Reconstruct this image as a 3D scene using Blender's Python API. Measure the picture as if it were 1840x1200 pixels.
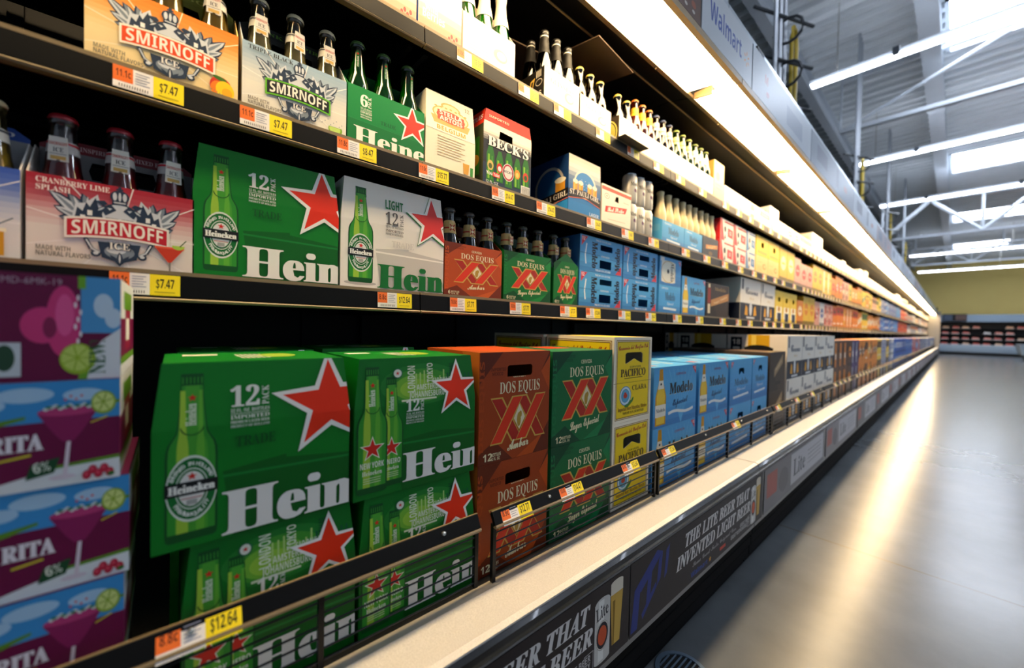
import bpy, math, random
from mathutils import Vector, Matrix
from mathutils.geometry import tessellate_polygon

for o in list(bpy.data.objects): bpy.data.objects.remove(o, do_unlink=True)
sc = bpy.context.scene
col = sc.collection

# ------------------------------------------------------------------ camera, world, exposure
H = .93                                   # eye height above the floor
FPX, YAW, PITCH, ROLL = 698.33, .850744, -.017239, .0213632
_cy, _sy = math.cos(YAW), math.sin(YAW)
CF = Vector((-_sy*math.cos(PITCH), _cy*math.cos(PITCH), math.sin(PITCH)))
_r = Vector((_cy, _sy, 0)); _u = _r.cross(CF)
CR = _r*math.cos(ROLL)+_u*math.sin(ROLL); CU = _u*math.cos(ROLL)-_r*math.sin(ROLL)
cam = bpy.data.cameras.new('camera'); camo = bpy.data.objects.new('camera', cam); col.objects.link(camo)
camo.matrix_world = Matrix(((CR.x, CU.x, -CF.x, 0), (CR.y, CU.y, -CF.y, 0), (CR.z, CU.z, -CF.z, H), (0, 0, 0, 1)))
cam.sensor_width = 36; cam.lens = FPX/1840*36; cam.clip_start = .05; cam.clip_end = 200
cam.dof.use_dof = True; cam.dof.focus_distance = .95; cam.dof.aperture_fstop = 1.7
sc.camera = camo
w = bpy.data.worlds.new('store_air'); sc.world = w; w.use_nodes = True
bg = w.node_tree.nodes['Background']; bg.inputs[0].default_value = (.62, .80, 1, 1); bg.inputs[1].default_value = .42
sc.view_settings.view_transform = 'Standard'; sc.view_settings.look = 'None'
sc.view_settings.exposure = 0.0; sc.view_settings.gamma = 1; sc.view_settings.use_curve_mapping = False
try:
    sc.cycles.use_denoising = True; sc.cycles.max_bounces = 8; sc.cycles.transmission_bounces = 8
    sc.cycles.sample_clamp_indirect = 6; sc.cycles.caustics_refractive = False; sc.cycles.caustics_reflective = False
except Exception: pass
CANOPY_LIGHT, STRIP_LIGHT, SKY_LIGHT = 34.0, 24.0, 22.0

def at(u, v, D):
    """point on the vertical plane x=-D seen at photo pixel u, v -> (y, z)"""
    d = CR*((u-920)/FPX)-CU*((v-600)/FPX)+CF
    t = -D/d.x
    return d.y*t, d.z*t+H

# ------------------------------------------------------------------ materials
def lin(c):
    if isinstance(c, str):
        c = c.lstrip('#'); c = [int(c[i:i+2], 16)/255 for i in (0, 2, 4)]
    return tuple(x/12.92 if x <= .04045 else ((x+.055)/1.055)**2.4 for x in c)+(1,)
MC = {}
def M(name, c, rough=.45, metal=0, spec=.5, noise=0, nscale=60, bump=0, emit=0, trans=0, coat=0, ecol=None):
    if name in MC: return MC[name]
    m = bpy.data.materials.new(name); m.use_nodes = True; nt = m.node_tree; b = nt.nodes['Principled BSDF']
    rgb = lin(c)
    b.inputs['Base Color'].default_value = rgb; b.inputs['Roughness'].default_value = rough
    b.inputs['Metallic'].default_value = metal; b.inputs['Specular IOR Level'].default_value = spec
    b.inputs['Transmission Weight'].default_value = trans; b.inputs['Coat Weight'].default_value = coat
    m.diffuse_color = rgb
    if emit:
        b.inputs['Emission Color'].default_value = lin(ecol or c); b.inputs['Emission Strength'].default_value = emit
    if noise or bump:
        tc = nt.nodes.new('ShaderNodeTexCoord'); n = nt.nodes.new('ShaderNodeTexNoise')
        n.inputs['Scale'].default_value = nscale; n.inputs['Detail'].default_value = 4
        nt.links.new(tc.outputs['Object'], n.inputs['Vector'])
        if noise:
            mx = nt.nodes.new('ShaderNodeMix'); mx.data_type = 'RGBA'
            mx.inputs['A'].default_value = tuple(x*(1-noise) for x in rgb[:3])+(1,)
            mx.inputs['B'].default_value = tuple(min(1, x*(1+noise)) for x in rgb[:3])+(1,)
            nt.links.new(n.outputs['Fac'], mx.inputs['Factor']); nt.links.new(mx.outputs['Result'], b.inputs['Base Color'])
        if bump:
            bp = nt.nodes.new('ShaderNodeBump'); bp.inputs['Strength'].default_value = bump; bp.inputs['Distance'].default_value = .002
            nt.links.new(n.outputs['Fac'], bp.inputs['Height']); nt.links.new(bp.outputs['Normal'], b.inputs['Normal'])
    MC[name] = m
    return m
def clear_glass(name, c, rough=.04):
    if name in MC: return MC[name]
    m = bpy.data.materials.new(name); m.use_nodes = True; nt = m.node_tree; L = nt.links
    nt.nodes.remove(nt.nodes['Principled BSDF']); out = nt.nodes['Material Output']
    tr = nt.nodes.new('ShaderNodeBsdfTransparent'); tr.inputs['Color'].default_value = lin(c)
    gl = nt.nodes.new('ShaderNodeBsdfGlossy'); gl.inputs['Roughness'].default_value = rough
    fr = nt.nodes.new('ShaderNodeFresnel'); fr.inputs['IOR'].default_value = 1.75
    mx = nt.nodes.new('ShaderNodeMixShader'); df = nt.nodes.new('ShaderNodeBsdfTranslucent'); df.inputs['Color'].default_value = lin(c); d2 = nt.nodes.new('ShaderNodeMixShader'); d2.inputs[0].default_value = .3; L.new(tr.outputs[0], d2.inputs[1]); L.new(df.outputs[0], d2.inputs[2])
    L.new(fr.outputs[0], mx.inputs[0]); L.new(d2.outputs[0], mx.inputs[1]); L.new(gl.outputs[0], mx.inputs[2]); L.new(mx.outputs[0], out.inputs['Surface'])
    m.diffuse_color = lin(c); MC[name] = m; return m
def ink(c):
    return M('print_'+c.lstrip('#'), c, rough=.42, spec=.28)
def mixc(a, b, t):
    a = a.lstrip('#'); b = b.lstrip('#')
    return '#'+''.join('%02x' % round(int(a[i:i+2], 16)*(1-t)+int(b[i:i+2], 16)*t) for i in (0, 2, 4))

# ------------------------------------------------------------------ object helpers
def tag(o, label=None, cat=None, group=None, kind=None):
    if label: o['label'] = label
    if cat: o['category'] = cat
    if group: o['group'] = group
    if kind: o['kind'] = kind
    return o
def empty(name, loc, label=None, cat=None, group=None, rz=0):
    o = bpy.data.objects.new(name, None); col.objects.link(o); o.location = loc; o.rotation_euler = (0, 0, rz)
    o.empty_display_size = .05
    return tag(o, label, cat, group)
def copy_tree(o, parent=None):
    c = o.copy(); col.objects.link(c)
    if parent: c.parent = parent
    for ch in list(o.children): copy_tree(ch, c)
    return c
class MB:
    def __init__(s): s.v = []; s.f = []; s.mi = []; s.mats = []; s.sm = []
    def m(s, mat):
        if mat not in s.mats: s.mats.append(mat)
        return s.mats.index(mat)
    def face(s, pts, mat, smooth=False):
        n = len(s.v); s.v += [tuple(p) for p in pts]; s.f.append(tuple(range(n, n+len(pts)))); s.mi.append(s.m(mat)); s.sm.append(smooth)
    def mesh(s, vs, fs, mat, smooth=False):
        n = len(s.v); s.v += [tuple(p) for p in vs]; k = s.m(mat)
        for f in fs: s.f.append(tuple(i+n for i in f)); s.mi.append(k); s.sm.append(smooth)
    def box(s, x0, x1, y0, y1, z0, z1, mat):
        s.mesh([(x0,y0,z0),(x1,y0,z0),(x1,y1,z0),(x0,y1,z0),(x0,y0,z1),(x1,y0,z1),(x1,y1,z1),(x0,y1,z1)],
               [(0,3,2,1),(4,5,6,7),(0,1,5,4),(1,2,6,5),(2,3,7,6),(3,0,4,7)], mat)
    def prism(s, prof, y0, y1, mat):          # profile in x,z run along y
        n = len(prof); s.mesh([(x, y0, z) for x, z in prof]+[(x, y1, z) for x, z in prof],
            [(i, (i+1) % n, (i+1) % n+n, i+n) for i in range(n)]+[tuple(range(n))[::-1], tuple(range(n, 2*n))], mat)
    def prismx(s, prof, x0, x1, mat):         # profile in y,z run along x
        n = len(prof); s.mesh([(x0, y, z) for y, z in prof]+[(x1, y, z) for y, z in prof],
            [(i, (i+1) % n, (i+1) % n+n, i+n) for i in range(n)]+[tuple(range(n))[::-1], tuple(range(n, 2*n))], mat)
    def lathe(s, prof, mat, seg=20, cx=0, cy=0, flute=0, caps=True):
        vs = []; fs = []; k = len(prof)
        for j in range(seg):
            a = 2*math.pi*j/seg
            for i, (r, z) in enumerate(prof):
                rr = r*(1+flute*(j % 2)) if flute and r > .001 else r
                vs.append((cx+rr*math.cos(a), cy+rr*math.sin(a), z))
        for j in range(seg):
            for i in range(k-1):
                a, b = j*k+i, ((j+1) % seg)*k+i
                fs.append((a, b, b+1, a+1))
        if caps:
            fs.append(tuple(j*k for j in range(seg))[::-1]); fs.append(tuple(j*k+k-1 for j in range(seg)))
        s.mesh(vs, fs, mat, True)
    def tube(s, pts, r, mat, seg=8):
        pts = [Vector(p) for p in pts]; vs = []; n = len(pts)
        for i, p in enumerate(pts):
            t = (pts[min(i+1, n-1)]-pts[max(i-1, 0)]).normalized()
            a = t.cross(Vector((0, 0, 1)) if abs(t.z) < .9 else Vector((1, 0, 0))).normalized(); b = t.cross(a)
            vs += [p+(a*math.cos(2*math.pi*j/seg)+b*math.sin(2*math.pi*j/seg))*r for j in range(seg)]
        fs = [(i*seg+j, i*seg+(j+1) % seg, (i+1)*seg+(j+1) % seg, (i+1)*seg+j) for i in range(n-1) for j in range(seg)]
        fs += [tuple(range(seg))[::-1], tuple(range((n-1)*seg, n*seg))]
        s.mesh(vs, fs, mat, True)
    def bar(s, p, q, wd, mat):
        s.tube([p, q], wd/2, mat, 4)
    def build(s, name, parent=None, loc=None):
        me = bpy.data.meshes.new(name); me.from_pydata(s.v, [], s.f)
        for mt in s.mats: me.materials.append(mt)
        me.polygons.foreach_set('material_index', s.mi); me.polygons.foreach_set('use_smooth', s.sm); me.update()
        if any(s.sm):
            try: me.set_sharp_from_angle(angle=math.radians(50))
            except Exception: pass
        o = bpy.data.objects.new(name, me); col.objects.link(o)
        if parent: o.parent = parent
        if loc: o.location = loc
        return o
def struct(name, mb):
    o = mb.build(name); o['kind'] = 'structure'; return o

# ------------------------------------------------------------------ flat printing: shapes, lettering, panels
TC = {}
STY = {'sb': (0x1D400, 0x1D41A, 0x1D7CE), 'sbi': (0x1D468, 0x1D482, 0x1D7CE), 'scr': (0x1D4D0, 0x1D4EA, None), 'ss': (0x1D5D4, 0x1D5EE, 0x1D7EC), 'n': None}
def _glyphs(s, style):
    key = (s, style)
    if key in TC: return TC[key]
    b = STY[style]; body = ''
    for ch in s:
        if b and 'A' <= ch <= 'Z': body += chr(b[0]+ord(ch)-65)
        elif b and 'a' <= ch <= 'z': body += chr(b[1]+ord(ch)-97)
        elif b and ch.isdigit() and b[2]: body += chr(b[2]+ord(ch)-48)
        else: body += ch
    def get(t):
        c = bpy.data.curves.new('t', 'FONT'); c.body = t; c.resolution_u = 2; c.fill_mode = 'FRONT'
        o = bpy.data.objects.new('t', c); me = o.to_mesh()
        vs = [(v.co.x, v.co.y) for v in me.vertices]; fs = [tuple(p.vertices) for p in me.polygons]
        o.to_mesh_clear(); bpy.data.objects.remove(o); bpy.data.curves.remove(c)
        return vs, fs
    vs, fs = get(body)
    if len(vs) < 3: vs, fs = get(s)
    x0 = min((v[0] for v in vs), default=0); x1 = max((v[0] for v in vs), default=1)
    k = 1/.69
    tris = [[((vs[i][0]-x0)*k, vs[i][1]*k) for i in f] for f in fs]
    TC[key] = (tris, (x1-x0)*k)
    return TC[key]
class Multi(list): pass
def TX(s, x, y, h, style='ss', al='c', w=None, rot=0, fat=0, shear=0, bend=None):
    tr, tw = _glyphs(s, style); sy = h; sx = h if w is None else w/tw
    W = tw*sx; ox = {'c': -W/2, 'l': 0, 'r': -W}[al]; c, sn = math.cos(rot), math.sin(rot); out = Multi(); out.groups = []
    for dx in ((-fat, 0, fat) if fat else (0,)):
        g = []; out.groups.append(g)
        for t in tr:
            q = []
            for a, b in t:
                u, v = a*sx+ox+dx+shear*b*sy, b*sy
                if bend: v += bend(u)
                q.append((x+u*c-v*sn, y+u*sn+v*c))
            g.append(q)
        out += g
    return out
def R(x0, y0, x1, y1): return [[(x0, y0), (x1, y0), (x1, y1), (x0, y1)]]
def PG(*pts):
    vs = [Vector((a, b, 0)) for a, b in pts]
    return [[(pts[i][0], pts[i][1]) for i in t] for t in tessellate_polygon([vs])]
def EL(cx, cy, rx, ry=None, n=22, a0=0, a1=2*math.pi, rot=0):
    ry = rx if ry is None else ry; c, s = math.cos(rot), math.sin(rot); p = []
    for i in range(n):
        a = a0+(a1-a0)*i/(n if a1-a0 > 6.2 else n-1); u, v = rx*math.cos(a), ry*math.sin(a); p.append((cx+u*c-v*s, cy+u*s+v*c))
    return [p]
def RING(cx, cy, rx, ry, t, n=26, a0=0, a1=2*math.pi):
    out = []
    for i in range(n):
        a, b = a0+(a1-a0)*i/n, a0+(a1-a0)*(i+1)/n
        out.append([(cx+rx*math.cos(a), cy+ry*math.sin(a)), (cx+rx*math.cos(b), cy+ry*math.sin(b)), (cx+(rx-t)*math.cos(b), cy+(ry-t)*math.sin(b)), (cx+(rx-t)*math.cos(a), cy+(ry-t)*math.sin(a))])
    return out
def STAR(cx, cy, r, rot=0, inner=.40):
    p = [(cx+(r if i % 2 == 0 else r*inner)*math.sin(rot+i*math.pi/5), cy+(r if i % 2 == 0 else r*inner)*math.cos(rot+i*math.pi/5)) for i in range(10)]
    return [[p[9], p[0], p[1]], [p[1], p[2], p[3]], [p[3], p[4], p[5]], [p[5], p[6], p[7]], [p[7], p[8], p[9]], [p[1], p[3], p[5], p[7], p[9]]]
def LN(x0, y0, x1, y1, t):
    dx, dy = x1-x0, y1-y0; L = math.hypot(dx, dy) or 1; a, b = -dy/L*t/2, dx/L*t/2
    return [[(x0+a, y0+b), (x0-a, y0-b), (x1-a, y1-b), (x1+a, y1+b)]]
def LEAF(x0, y0, x1, y1, t):
    dx, dy = x1-x0, y1-y0; L = math.hypot(dx, dy) or 1; a, b = -dy/L*t/2, dx/L*t/2
    P = lambda k, s: (x0+dx*k+a*s, y0+dy*k+b*s)
    return [[P(0, 0), P(.25, -.8), P(.55, -1), P(.85, -.55), P(1, .1), P(.85, .5), P(.55, .9), P(.25, .7)]]
def PL(pts, t):
    o = []
    for p, q in zip(pts, pts[1:]): o += LN(*p, *q, t)
    return o
def FR(x0, y0, x1, y1, t): return R(x0, y0, x1, y0+t)+R(x0, y1-t, x1, y1)+R(x0, y0+t, x0+t, y1-t)+R(x1-t, y0+t, x1, y1-t)
def clip(poly, a, b):                       # keep the left side of a->b
    out = []; n = len(poly)
    sd = [(b[0]-a[0])*(p[1]-a[1])-(b[1]-a[1])*(p[0]-a[0]) for p in poly]
    for i in range(n):
        p, q, s, t = poly[i], poly[(i+1) % n], sd[i], sd[(i+1) % n]
        if s >= -1e-12: out.append(p)
        if (s > 1e-12 and t < -1e-12) or (s < -1e-12 and t > 1e-12):
            k = s/(s-t); out.append((p[0]+(q[0]-p[0])*k, p[1]+(q[1]-p[1])*k))
    return out
class Face:
    def __init__(s, mb, o, U, V, N, out, fold=None, slope=0, hole=None, thick=.0014, base='#ffffff'):
        s.mb, s.o, s.U, s.V, s.N = mb, Vector(o), Vector(U), Vector(V), Vector(N)
        s.out, s.fold, s.slope, s.hole, s.k, s.ox, s.hp = out, fold, slope, hole, 0, 0, []
        s.w = max(p[0] for p in out); s.h = max(p[1] for p in out)
        if hole:
            holes = hole if isinstance(hole[0][0], tuple) else [hole]; holes = [q if sum(a[0]*b[1]-b[0]*a[1] for a, b in zip(q, q[1:]+q[:1])) > 0 else q[::-1] for q in holes]
            for q in holes:
                xm = (min(t[0] for t in q)+max(t[0] for t in q))/2; s.hp += [clip(q, (xm, 0), (xm, 1)), clip(q, (xm, 1), (xm, 0))]
        bm = base if not isinstance(base, str) else ink(base)
        for n in (0, -thick):
            if hole:
                loops = [[Vector((a, b, 0)) for a, b in q] for q in [out]+holes]; al = [q for lp in [out]+holes for q in lp]
                for t in tessellate_polygon(loops): s._put([al[i] for i in t], n, bm)
            else: s._put(list(out), n, bm)
        for lp in [out]+(holes if hole else []):
            for p, q in zip(lp, lp[1:]+lp[:1]): mb.face([s.P(*p, 0), s.P(*q, 0), s.P(*q, -thick), s.P(*p, -thick)], bm)
    def P(s, u, v, n):
        if s.fold is not None and v > s.fold: n -= (v-s.fold)*s.slope
        return s.o+s.U*u+s.V*v+s.N*n
    def _put(s, p, n, mat):
        if s.fold is not None:
            f = s.fold
            for q in (clip(p, (0, f), (1, f)), clip(p, (1, f), (0, f))):
                if len(q) > 2: s.mb.face([s.P(a, b, n) for a, b in q], mat)
        else: s.mb.face([s.P(a, b, n) for a, b in p], mat)
    def d(s, c, *shapes):
        mat = ink(c) if isinstance(c, str) else c
        for sh in shapes:
            for g in getattr(sh, 'groups', [sh]):      # every shape is a layer of ink of its own
                s.k += 1; n = .0001+s.k*.00002
                for p in g:
                    if s.ox: p = [(a+s.ox, b) for a, b in p]
                    for a, b in zip(s.out, s.out[1:]+s.out[:1]):
                        p = clip(p, a, b)
                        if len(p) < 3: break
                    if len(p) > 2:
                        for q in s._cut(p): s._put(q, n, mat)
        return s
    def _cut(s, p):                         # leave handle openings free of ink
        todo = [p]
        for hp in s.hp:
            nxt = []
            for q in todo:
                for a, b in zip(hp, hp[1:]+hp[:1]):
                    o = clip(q, b, a)
                    if len(o) > 2: nxt.append(o)
                    q = clip(q, a, b)
                    if len(q) < 3: break
            todo = nxt
        return todo
    def grad(s, stops, n=16, x0=0, x1=None, y0=0, y1=None):
        x1 = s.w if x1 is None else x1; y1 = s.h if y1 is None else y1
        k0 = s.k
        for i in range(n):
            t = (i+.5)/n*(len(stops)-1); j = min(int(t), len(stops)-2)
            s.k = k0; s.d(mixc(stops[j], stops[j+1], t-j), R(x0, y0+(y1-y0)*i/n, x1, y0+(y1-y0)*(i+1)/n))
def front(mb, w, h, **k):
    out = k.pop('out', None) or [(0, 0), (w, 0), (w, h), (0, h)]
    return Face(mb, k.pop('o', (0, 0, 0)), (0, 1, 0), (0, 0, 1), (1, 0, 0), out, **k)
ONES = 'first second third fourth fifth sixth seventh eighth ninth tenth eleventh twelfth thirteenth fourteenth fifteenth sixteenth seventeenth eighteenth nineteenth twentieth'.split()
def nth(i):
    if i <= 20: return ONES[i-1]
    return '%d%s' % (i, 'th' if 10 < i % 100 < 14 else {1: 'st', 2: 'nd', 3: 'rd'}.get(i % 10, 'th'))
# ------------------------------------------------------------------ materials of the place
BLACK = M('black_enamel', '#070707', rough=.5, spec=.2, noise=.25, nscale=8)
BLACKG = M('black_plastic', '#08080a', rough=.35, spec=.25)
CHAN = M('price_channel_plastic', '#08090b', rough=.45, spec=.12)
BEIGE = M('beige_edge_strip', '#7d6c4e', rough=.4, noise=.06, nscale=20)
LEDGE = M('speckled_ledge', '#c4c0ba', rough=.42, noise=.3, nscale=420, bump=.25)
LEDGE2 = M('ledge_lip_grey', '#a59e90', rough=.5, noise=.08, nscale=90)
PANEL = M('case_front_grey', '#86827f', rough=.4, noise=.08, nscale=14)
STEEL = M('brushed_header_steel', '#b9c3cf', rough=.34, metal=.75, noise=.1, nscale=5)
TRIM = M('tan_canopy_trim', '#b59a6f', rough=.45, noise=.06, nscale=30)
ALU = M('canopy_strip_metal', '#9c8a70', rough=.35, metal=.6, noise=.1, nscale=40)
LAMP = M('canopy_lamp_diffuser', '#fff4dc', rough=.5, emit=CANOPY_LIGHT, ecol='#ffdfac')
TUBE = M('strip_lamp_tube', '#f4f8ff', rough=.5, emit=STRIP_LIGHT, ecol='#e6efff')
SKYL = M('skylight_daylight', '#ffffff', rough=.5, emit=SKY_LIGHT, ecol='#e4efff')
WHITE = M('white_painted_steel', '#c5cbd2', rough=.5, noise=.06, nscale=6)
DECKM = M('roof_deck_white', '#e2e6e8', rough=.6, noise=.08, nscale=3)
SCREW = M('screw_zinc', '#c9c6bd', rough=.25, metal=.9)

def floor_mat():
    m = M('polished_concrete', '#7f878d', rough=.22, spec=.24); nt = m.node_tree; b = nt.nodes['Principled BSDF']; L = nt.links
    tc = nt.nodes.new('ShaderNodeTexCoord'); n1 = nt.nodes.new('ShaderNodeTexNoise')
    n1.inputs['Scale'].default_value = 1.3; n1.inputs['Detail'].default_value = 6; n1.inputs['Roughness'].default_value = .6
    cr = nt.nodes.new('ShaderNodeValToRGB'); cr.color_ramp.interpolation = 'EASE'; cr.color_ramp.elements[0].position = .1; cr.color_ramp.elements[1].position = .9
    cr.color_ramp.elements[0].color = lin('#4a4d50'); cr.color_ramp.elements[1].color = lin('#6a6e71')
    L.new(tc.outputs['Object'], n1.inputs['Vector']); L.new(n1.outputs['Fac'], cr.inputs['Fac'])
    sep = nt.nodes.new('ShaderNodeSeparateXYZ'); L.new(tc.outputs['Object'], sep.inputs[0])
    def mask(out, off, step):                # saw-cut joints
        a = nt.nodes.new('ShaderNodeMath'); a.operation = 'SUBTRACT'; a.inputs[1].default_value = off; L.new(out, a.inputs[0])
        p = nt.nodes.new('ShaderNodeMath'); p.operation = 'PINGPONG'; p.inputs[1].default_value = step/2; L.new(a.outputs[0], p.inputs[0])
        c = nt.nodes.new('ShaderNodeMath'); c.operation = 'LESS_THAN'; c.inputs[1].default_value = .005; L.new(p.outputs[0], c.inputs[0])
        return c.outputs[0]
    mx = nt.nodes.new('ShaderNodeMath'); mx.operation = 'MAXIMUM'
    L.new(mask(sep.outputs['Y'], 2.225, 4.9), mx.inputs[0]); L.new(mask(sep.outputs['X'], .38, 4.9), mx.inputs[1])
    mixn = nt.nodes.new('ShaderNodeMix'); mixn.data_type = 'RGBA'; mixn.inputs['B'].default_value = lin('#55504a')
    L.new(mx.outputs[0], mixn.inputs['Factor']); L.new(cr.outputs['Color'], mixn.inputs['A']); L.new(mixn.outputs['Result'], b.inputs['Base Color'])
    b.inputs['Roughness'].default_value = .22
    return m

# ------------------------------------------------------------------ the shell of the store
YEND, CEIL = 34.0, 5.18
b = MB(); b.box(-6, 14, -5, YEND+.2, -.1, 0, floor_mat()); struct('floor', b)
b = MB(); b.box(-6, 14, YEND, YEND+.2, 0, CEIL+.3, M('yellow_wall_paint', '#ffdf88', rough=.7, noise=.05, nscale=2)); struct('wall_back', b)
b = MB(); b.box(-6.2, -6, -5, YEND+.2, 0, CEIL+.3, M('left_wall_paint', '#8b8f92', rough=.8, noise=.04, nscale=2)); struct('wall_left', b)
SKY = [(7.3, 8.7), (13.6, 15.2), (20.2, 21.8), (27, 28.4)]
b = MB(); y = -5.0; prof = []
while y < YEND+.1:                               # ribbed steel deck, ribs run across the aisle
    prof += [(y, CEIL), (y+.10, CEIL), (y+.13, CEIL+.06), (y+.22, CEIL+.06)]; y += .25
for (ya, za), (yb, zb) in zip(prof, prof[1:]):
    ym = (ya+yb)/2; sk = any(p <= ym <= q for p, q in SKY)
    for x0, x1 in (((-6, -.2), (1.5, 14)) if sk else ((-6, 14),)):
        b.face([(x0, ya, za), (x1, ya, za), (x1, yb, zb), (x0, yb, zb)], DECKM)
b.box(-6, 14, -5, YEND, CEIL+.28, CEIL+.3, DECKM)
struct('ceiling', b)

for i, (p, q) in enumerate(SKY):
    t = empty('skylight', (.65, (p+q)/2, CEIL), 'bright rectangular roof skylight, %s along the aisle roof from the front' % nth(i+1), 'skylight', 'roof skylights')
    b = MB(); hw, hl = .85, (q-p)/2
    b.box(-hw, hw, -hl, hl, .07, .09, SKYL); b.build('daylight_panel', t)
    b = MB()
    for s in (-1, 1):
        b.box(s*hw-.04*(s > 0), s*hw+.04*(s < 0), -hl, hl, -.03, .09, WHITE)
        b.box(-hw, hw, s*hl-.04*(s > 0), s*hl+.04*(s < 0), -.03, .09, WHITE)
    b.build('curb_frame', t)

def ibeam(name, x, y0, y1, z0, hgt, wd, label, along='y'):
    b = MB(); t = .012; hw = wd/2
    for pr in ([(x-hw, z0), (x+hw, z0), (x+hw, z0+t), (x-hw, z0+t)], [(x-t/2, z0+t), (x+t/2, z0+t), (x+t/2, z0+hgt-t), (x-t/2, z0+hgt-t)], [(x-hw, z0+hgt-t), (x+hw, z0+hgt-t), (x+hw, z0+hgt), (x-hw, z0+hgt)]):
        b.prism(pr, y0, y1, WHITE)
    return tag(b.build(name), label, 'beam')
ibeam('roof_beam', -.33, -3, 33.9, CEIL-.3, .3, .2, 'wide pale steel beam running along the aisle roof beside the skylights')
ibeam('roof_beam', -1.72, -3, 33.9, CEIL-.3, .3, .13, 'narrow pale steel beam under the roof above the cooler top')

LIGHTS = [2.8, 6.45, 10.1, 13.75, 23.2, 29.3]
for i, y in enumerate(LIGHTS):
    t = empty('strip_light', (0, y, 4.23), 'long white fluorescent strip hung across the roof, %s row from the front' % nth(i+1), 'ceiling light', 'fluorescent strips across the roof')
    b = MB(); b.box(-1.38, 9, -.022, .022, .034, .085, WHITE); b.build('lamp_housing', t)
    for s in (-1, 1):
        b = MB(); b.tube([(-1.36, s*.03, .012), (9, s*.03, .012)], .018, TUBE, 8); b.build('lamp_tube', t)
    b = MB()
    for x in (-1.1, 1.3, 3.7, 6.1): b.tube([(x, 0, .08), (x, 0, CEIL-4.23+.02)], .006, SCREW, 5)
    b.build('hanger_rod', t)
    b = MB()
    for x in (-.55, .85, 2.3, 3.7): b.box(x-.03, x+.03, -.06, .06, .0, .1, M('lamp_joiner_grey', '#5a6068', rough=.5))
    b.build('joiner_bracket', t)
def truss(y, zt, zb, label, x0=-1.35, x1=9, step=.85, r=.028):
    t = empty('roof_truss', (0, y, zb), label, 'truss')
    d = zt-zb
    b = MB(); b.box(x0, x1, -.04, .04, d-.03, d+.03, WHITE); b.build('top_chord', t)
    b = MB(); b.box(x0, x1, -.04, .04, -.03, .03, WHITE); b.build('bottom_chord', t)
    x = x0; up = True; k = 0
    while x < x1-step and k < 10:
        b = MB(); b.tube([(x, 0, 0 if up else d), (x+step, 0, d if up else 0)], r, WHITE, 6); b.build('web_member', t)
        if not up or k == 0:
            b = MB(); b.tube([(x+step if k else x, 0, 0), (x+step if k else x, 0, d)], r*.7, WHITE, 6); b.build('web_post', t)
        x += step; up = not up; k += 1
    b = MB()
    for xx in (x0+.1, x0+2.5, x0+5): b.tube([(xx, 0, d), (xx, 0, CEIL-zb+.02)], .03, WHITE, 6)
    b.build('support_post', t)
truss(14.15, 4.30, 3.42, 'white open roof truss with V braces nearer the yellow wall', r=.045)
truss(8.35, 5.1, 4.28, 'white open roof truss with long sloping braces under the near skylight', step=1.9, r=.022)
truss(24.5, 4.7, 4.0, 'small white roof truss far off before the yellow wall')

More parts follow.
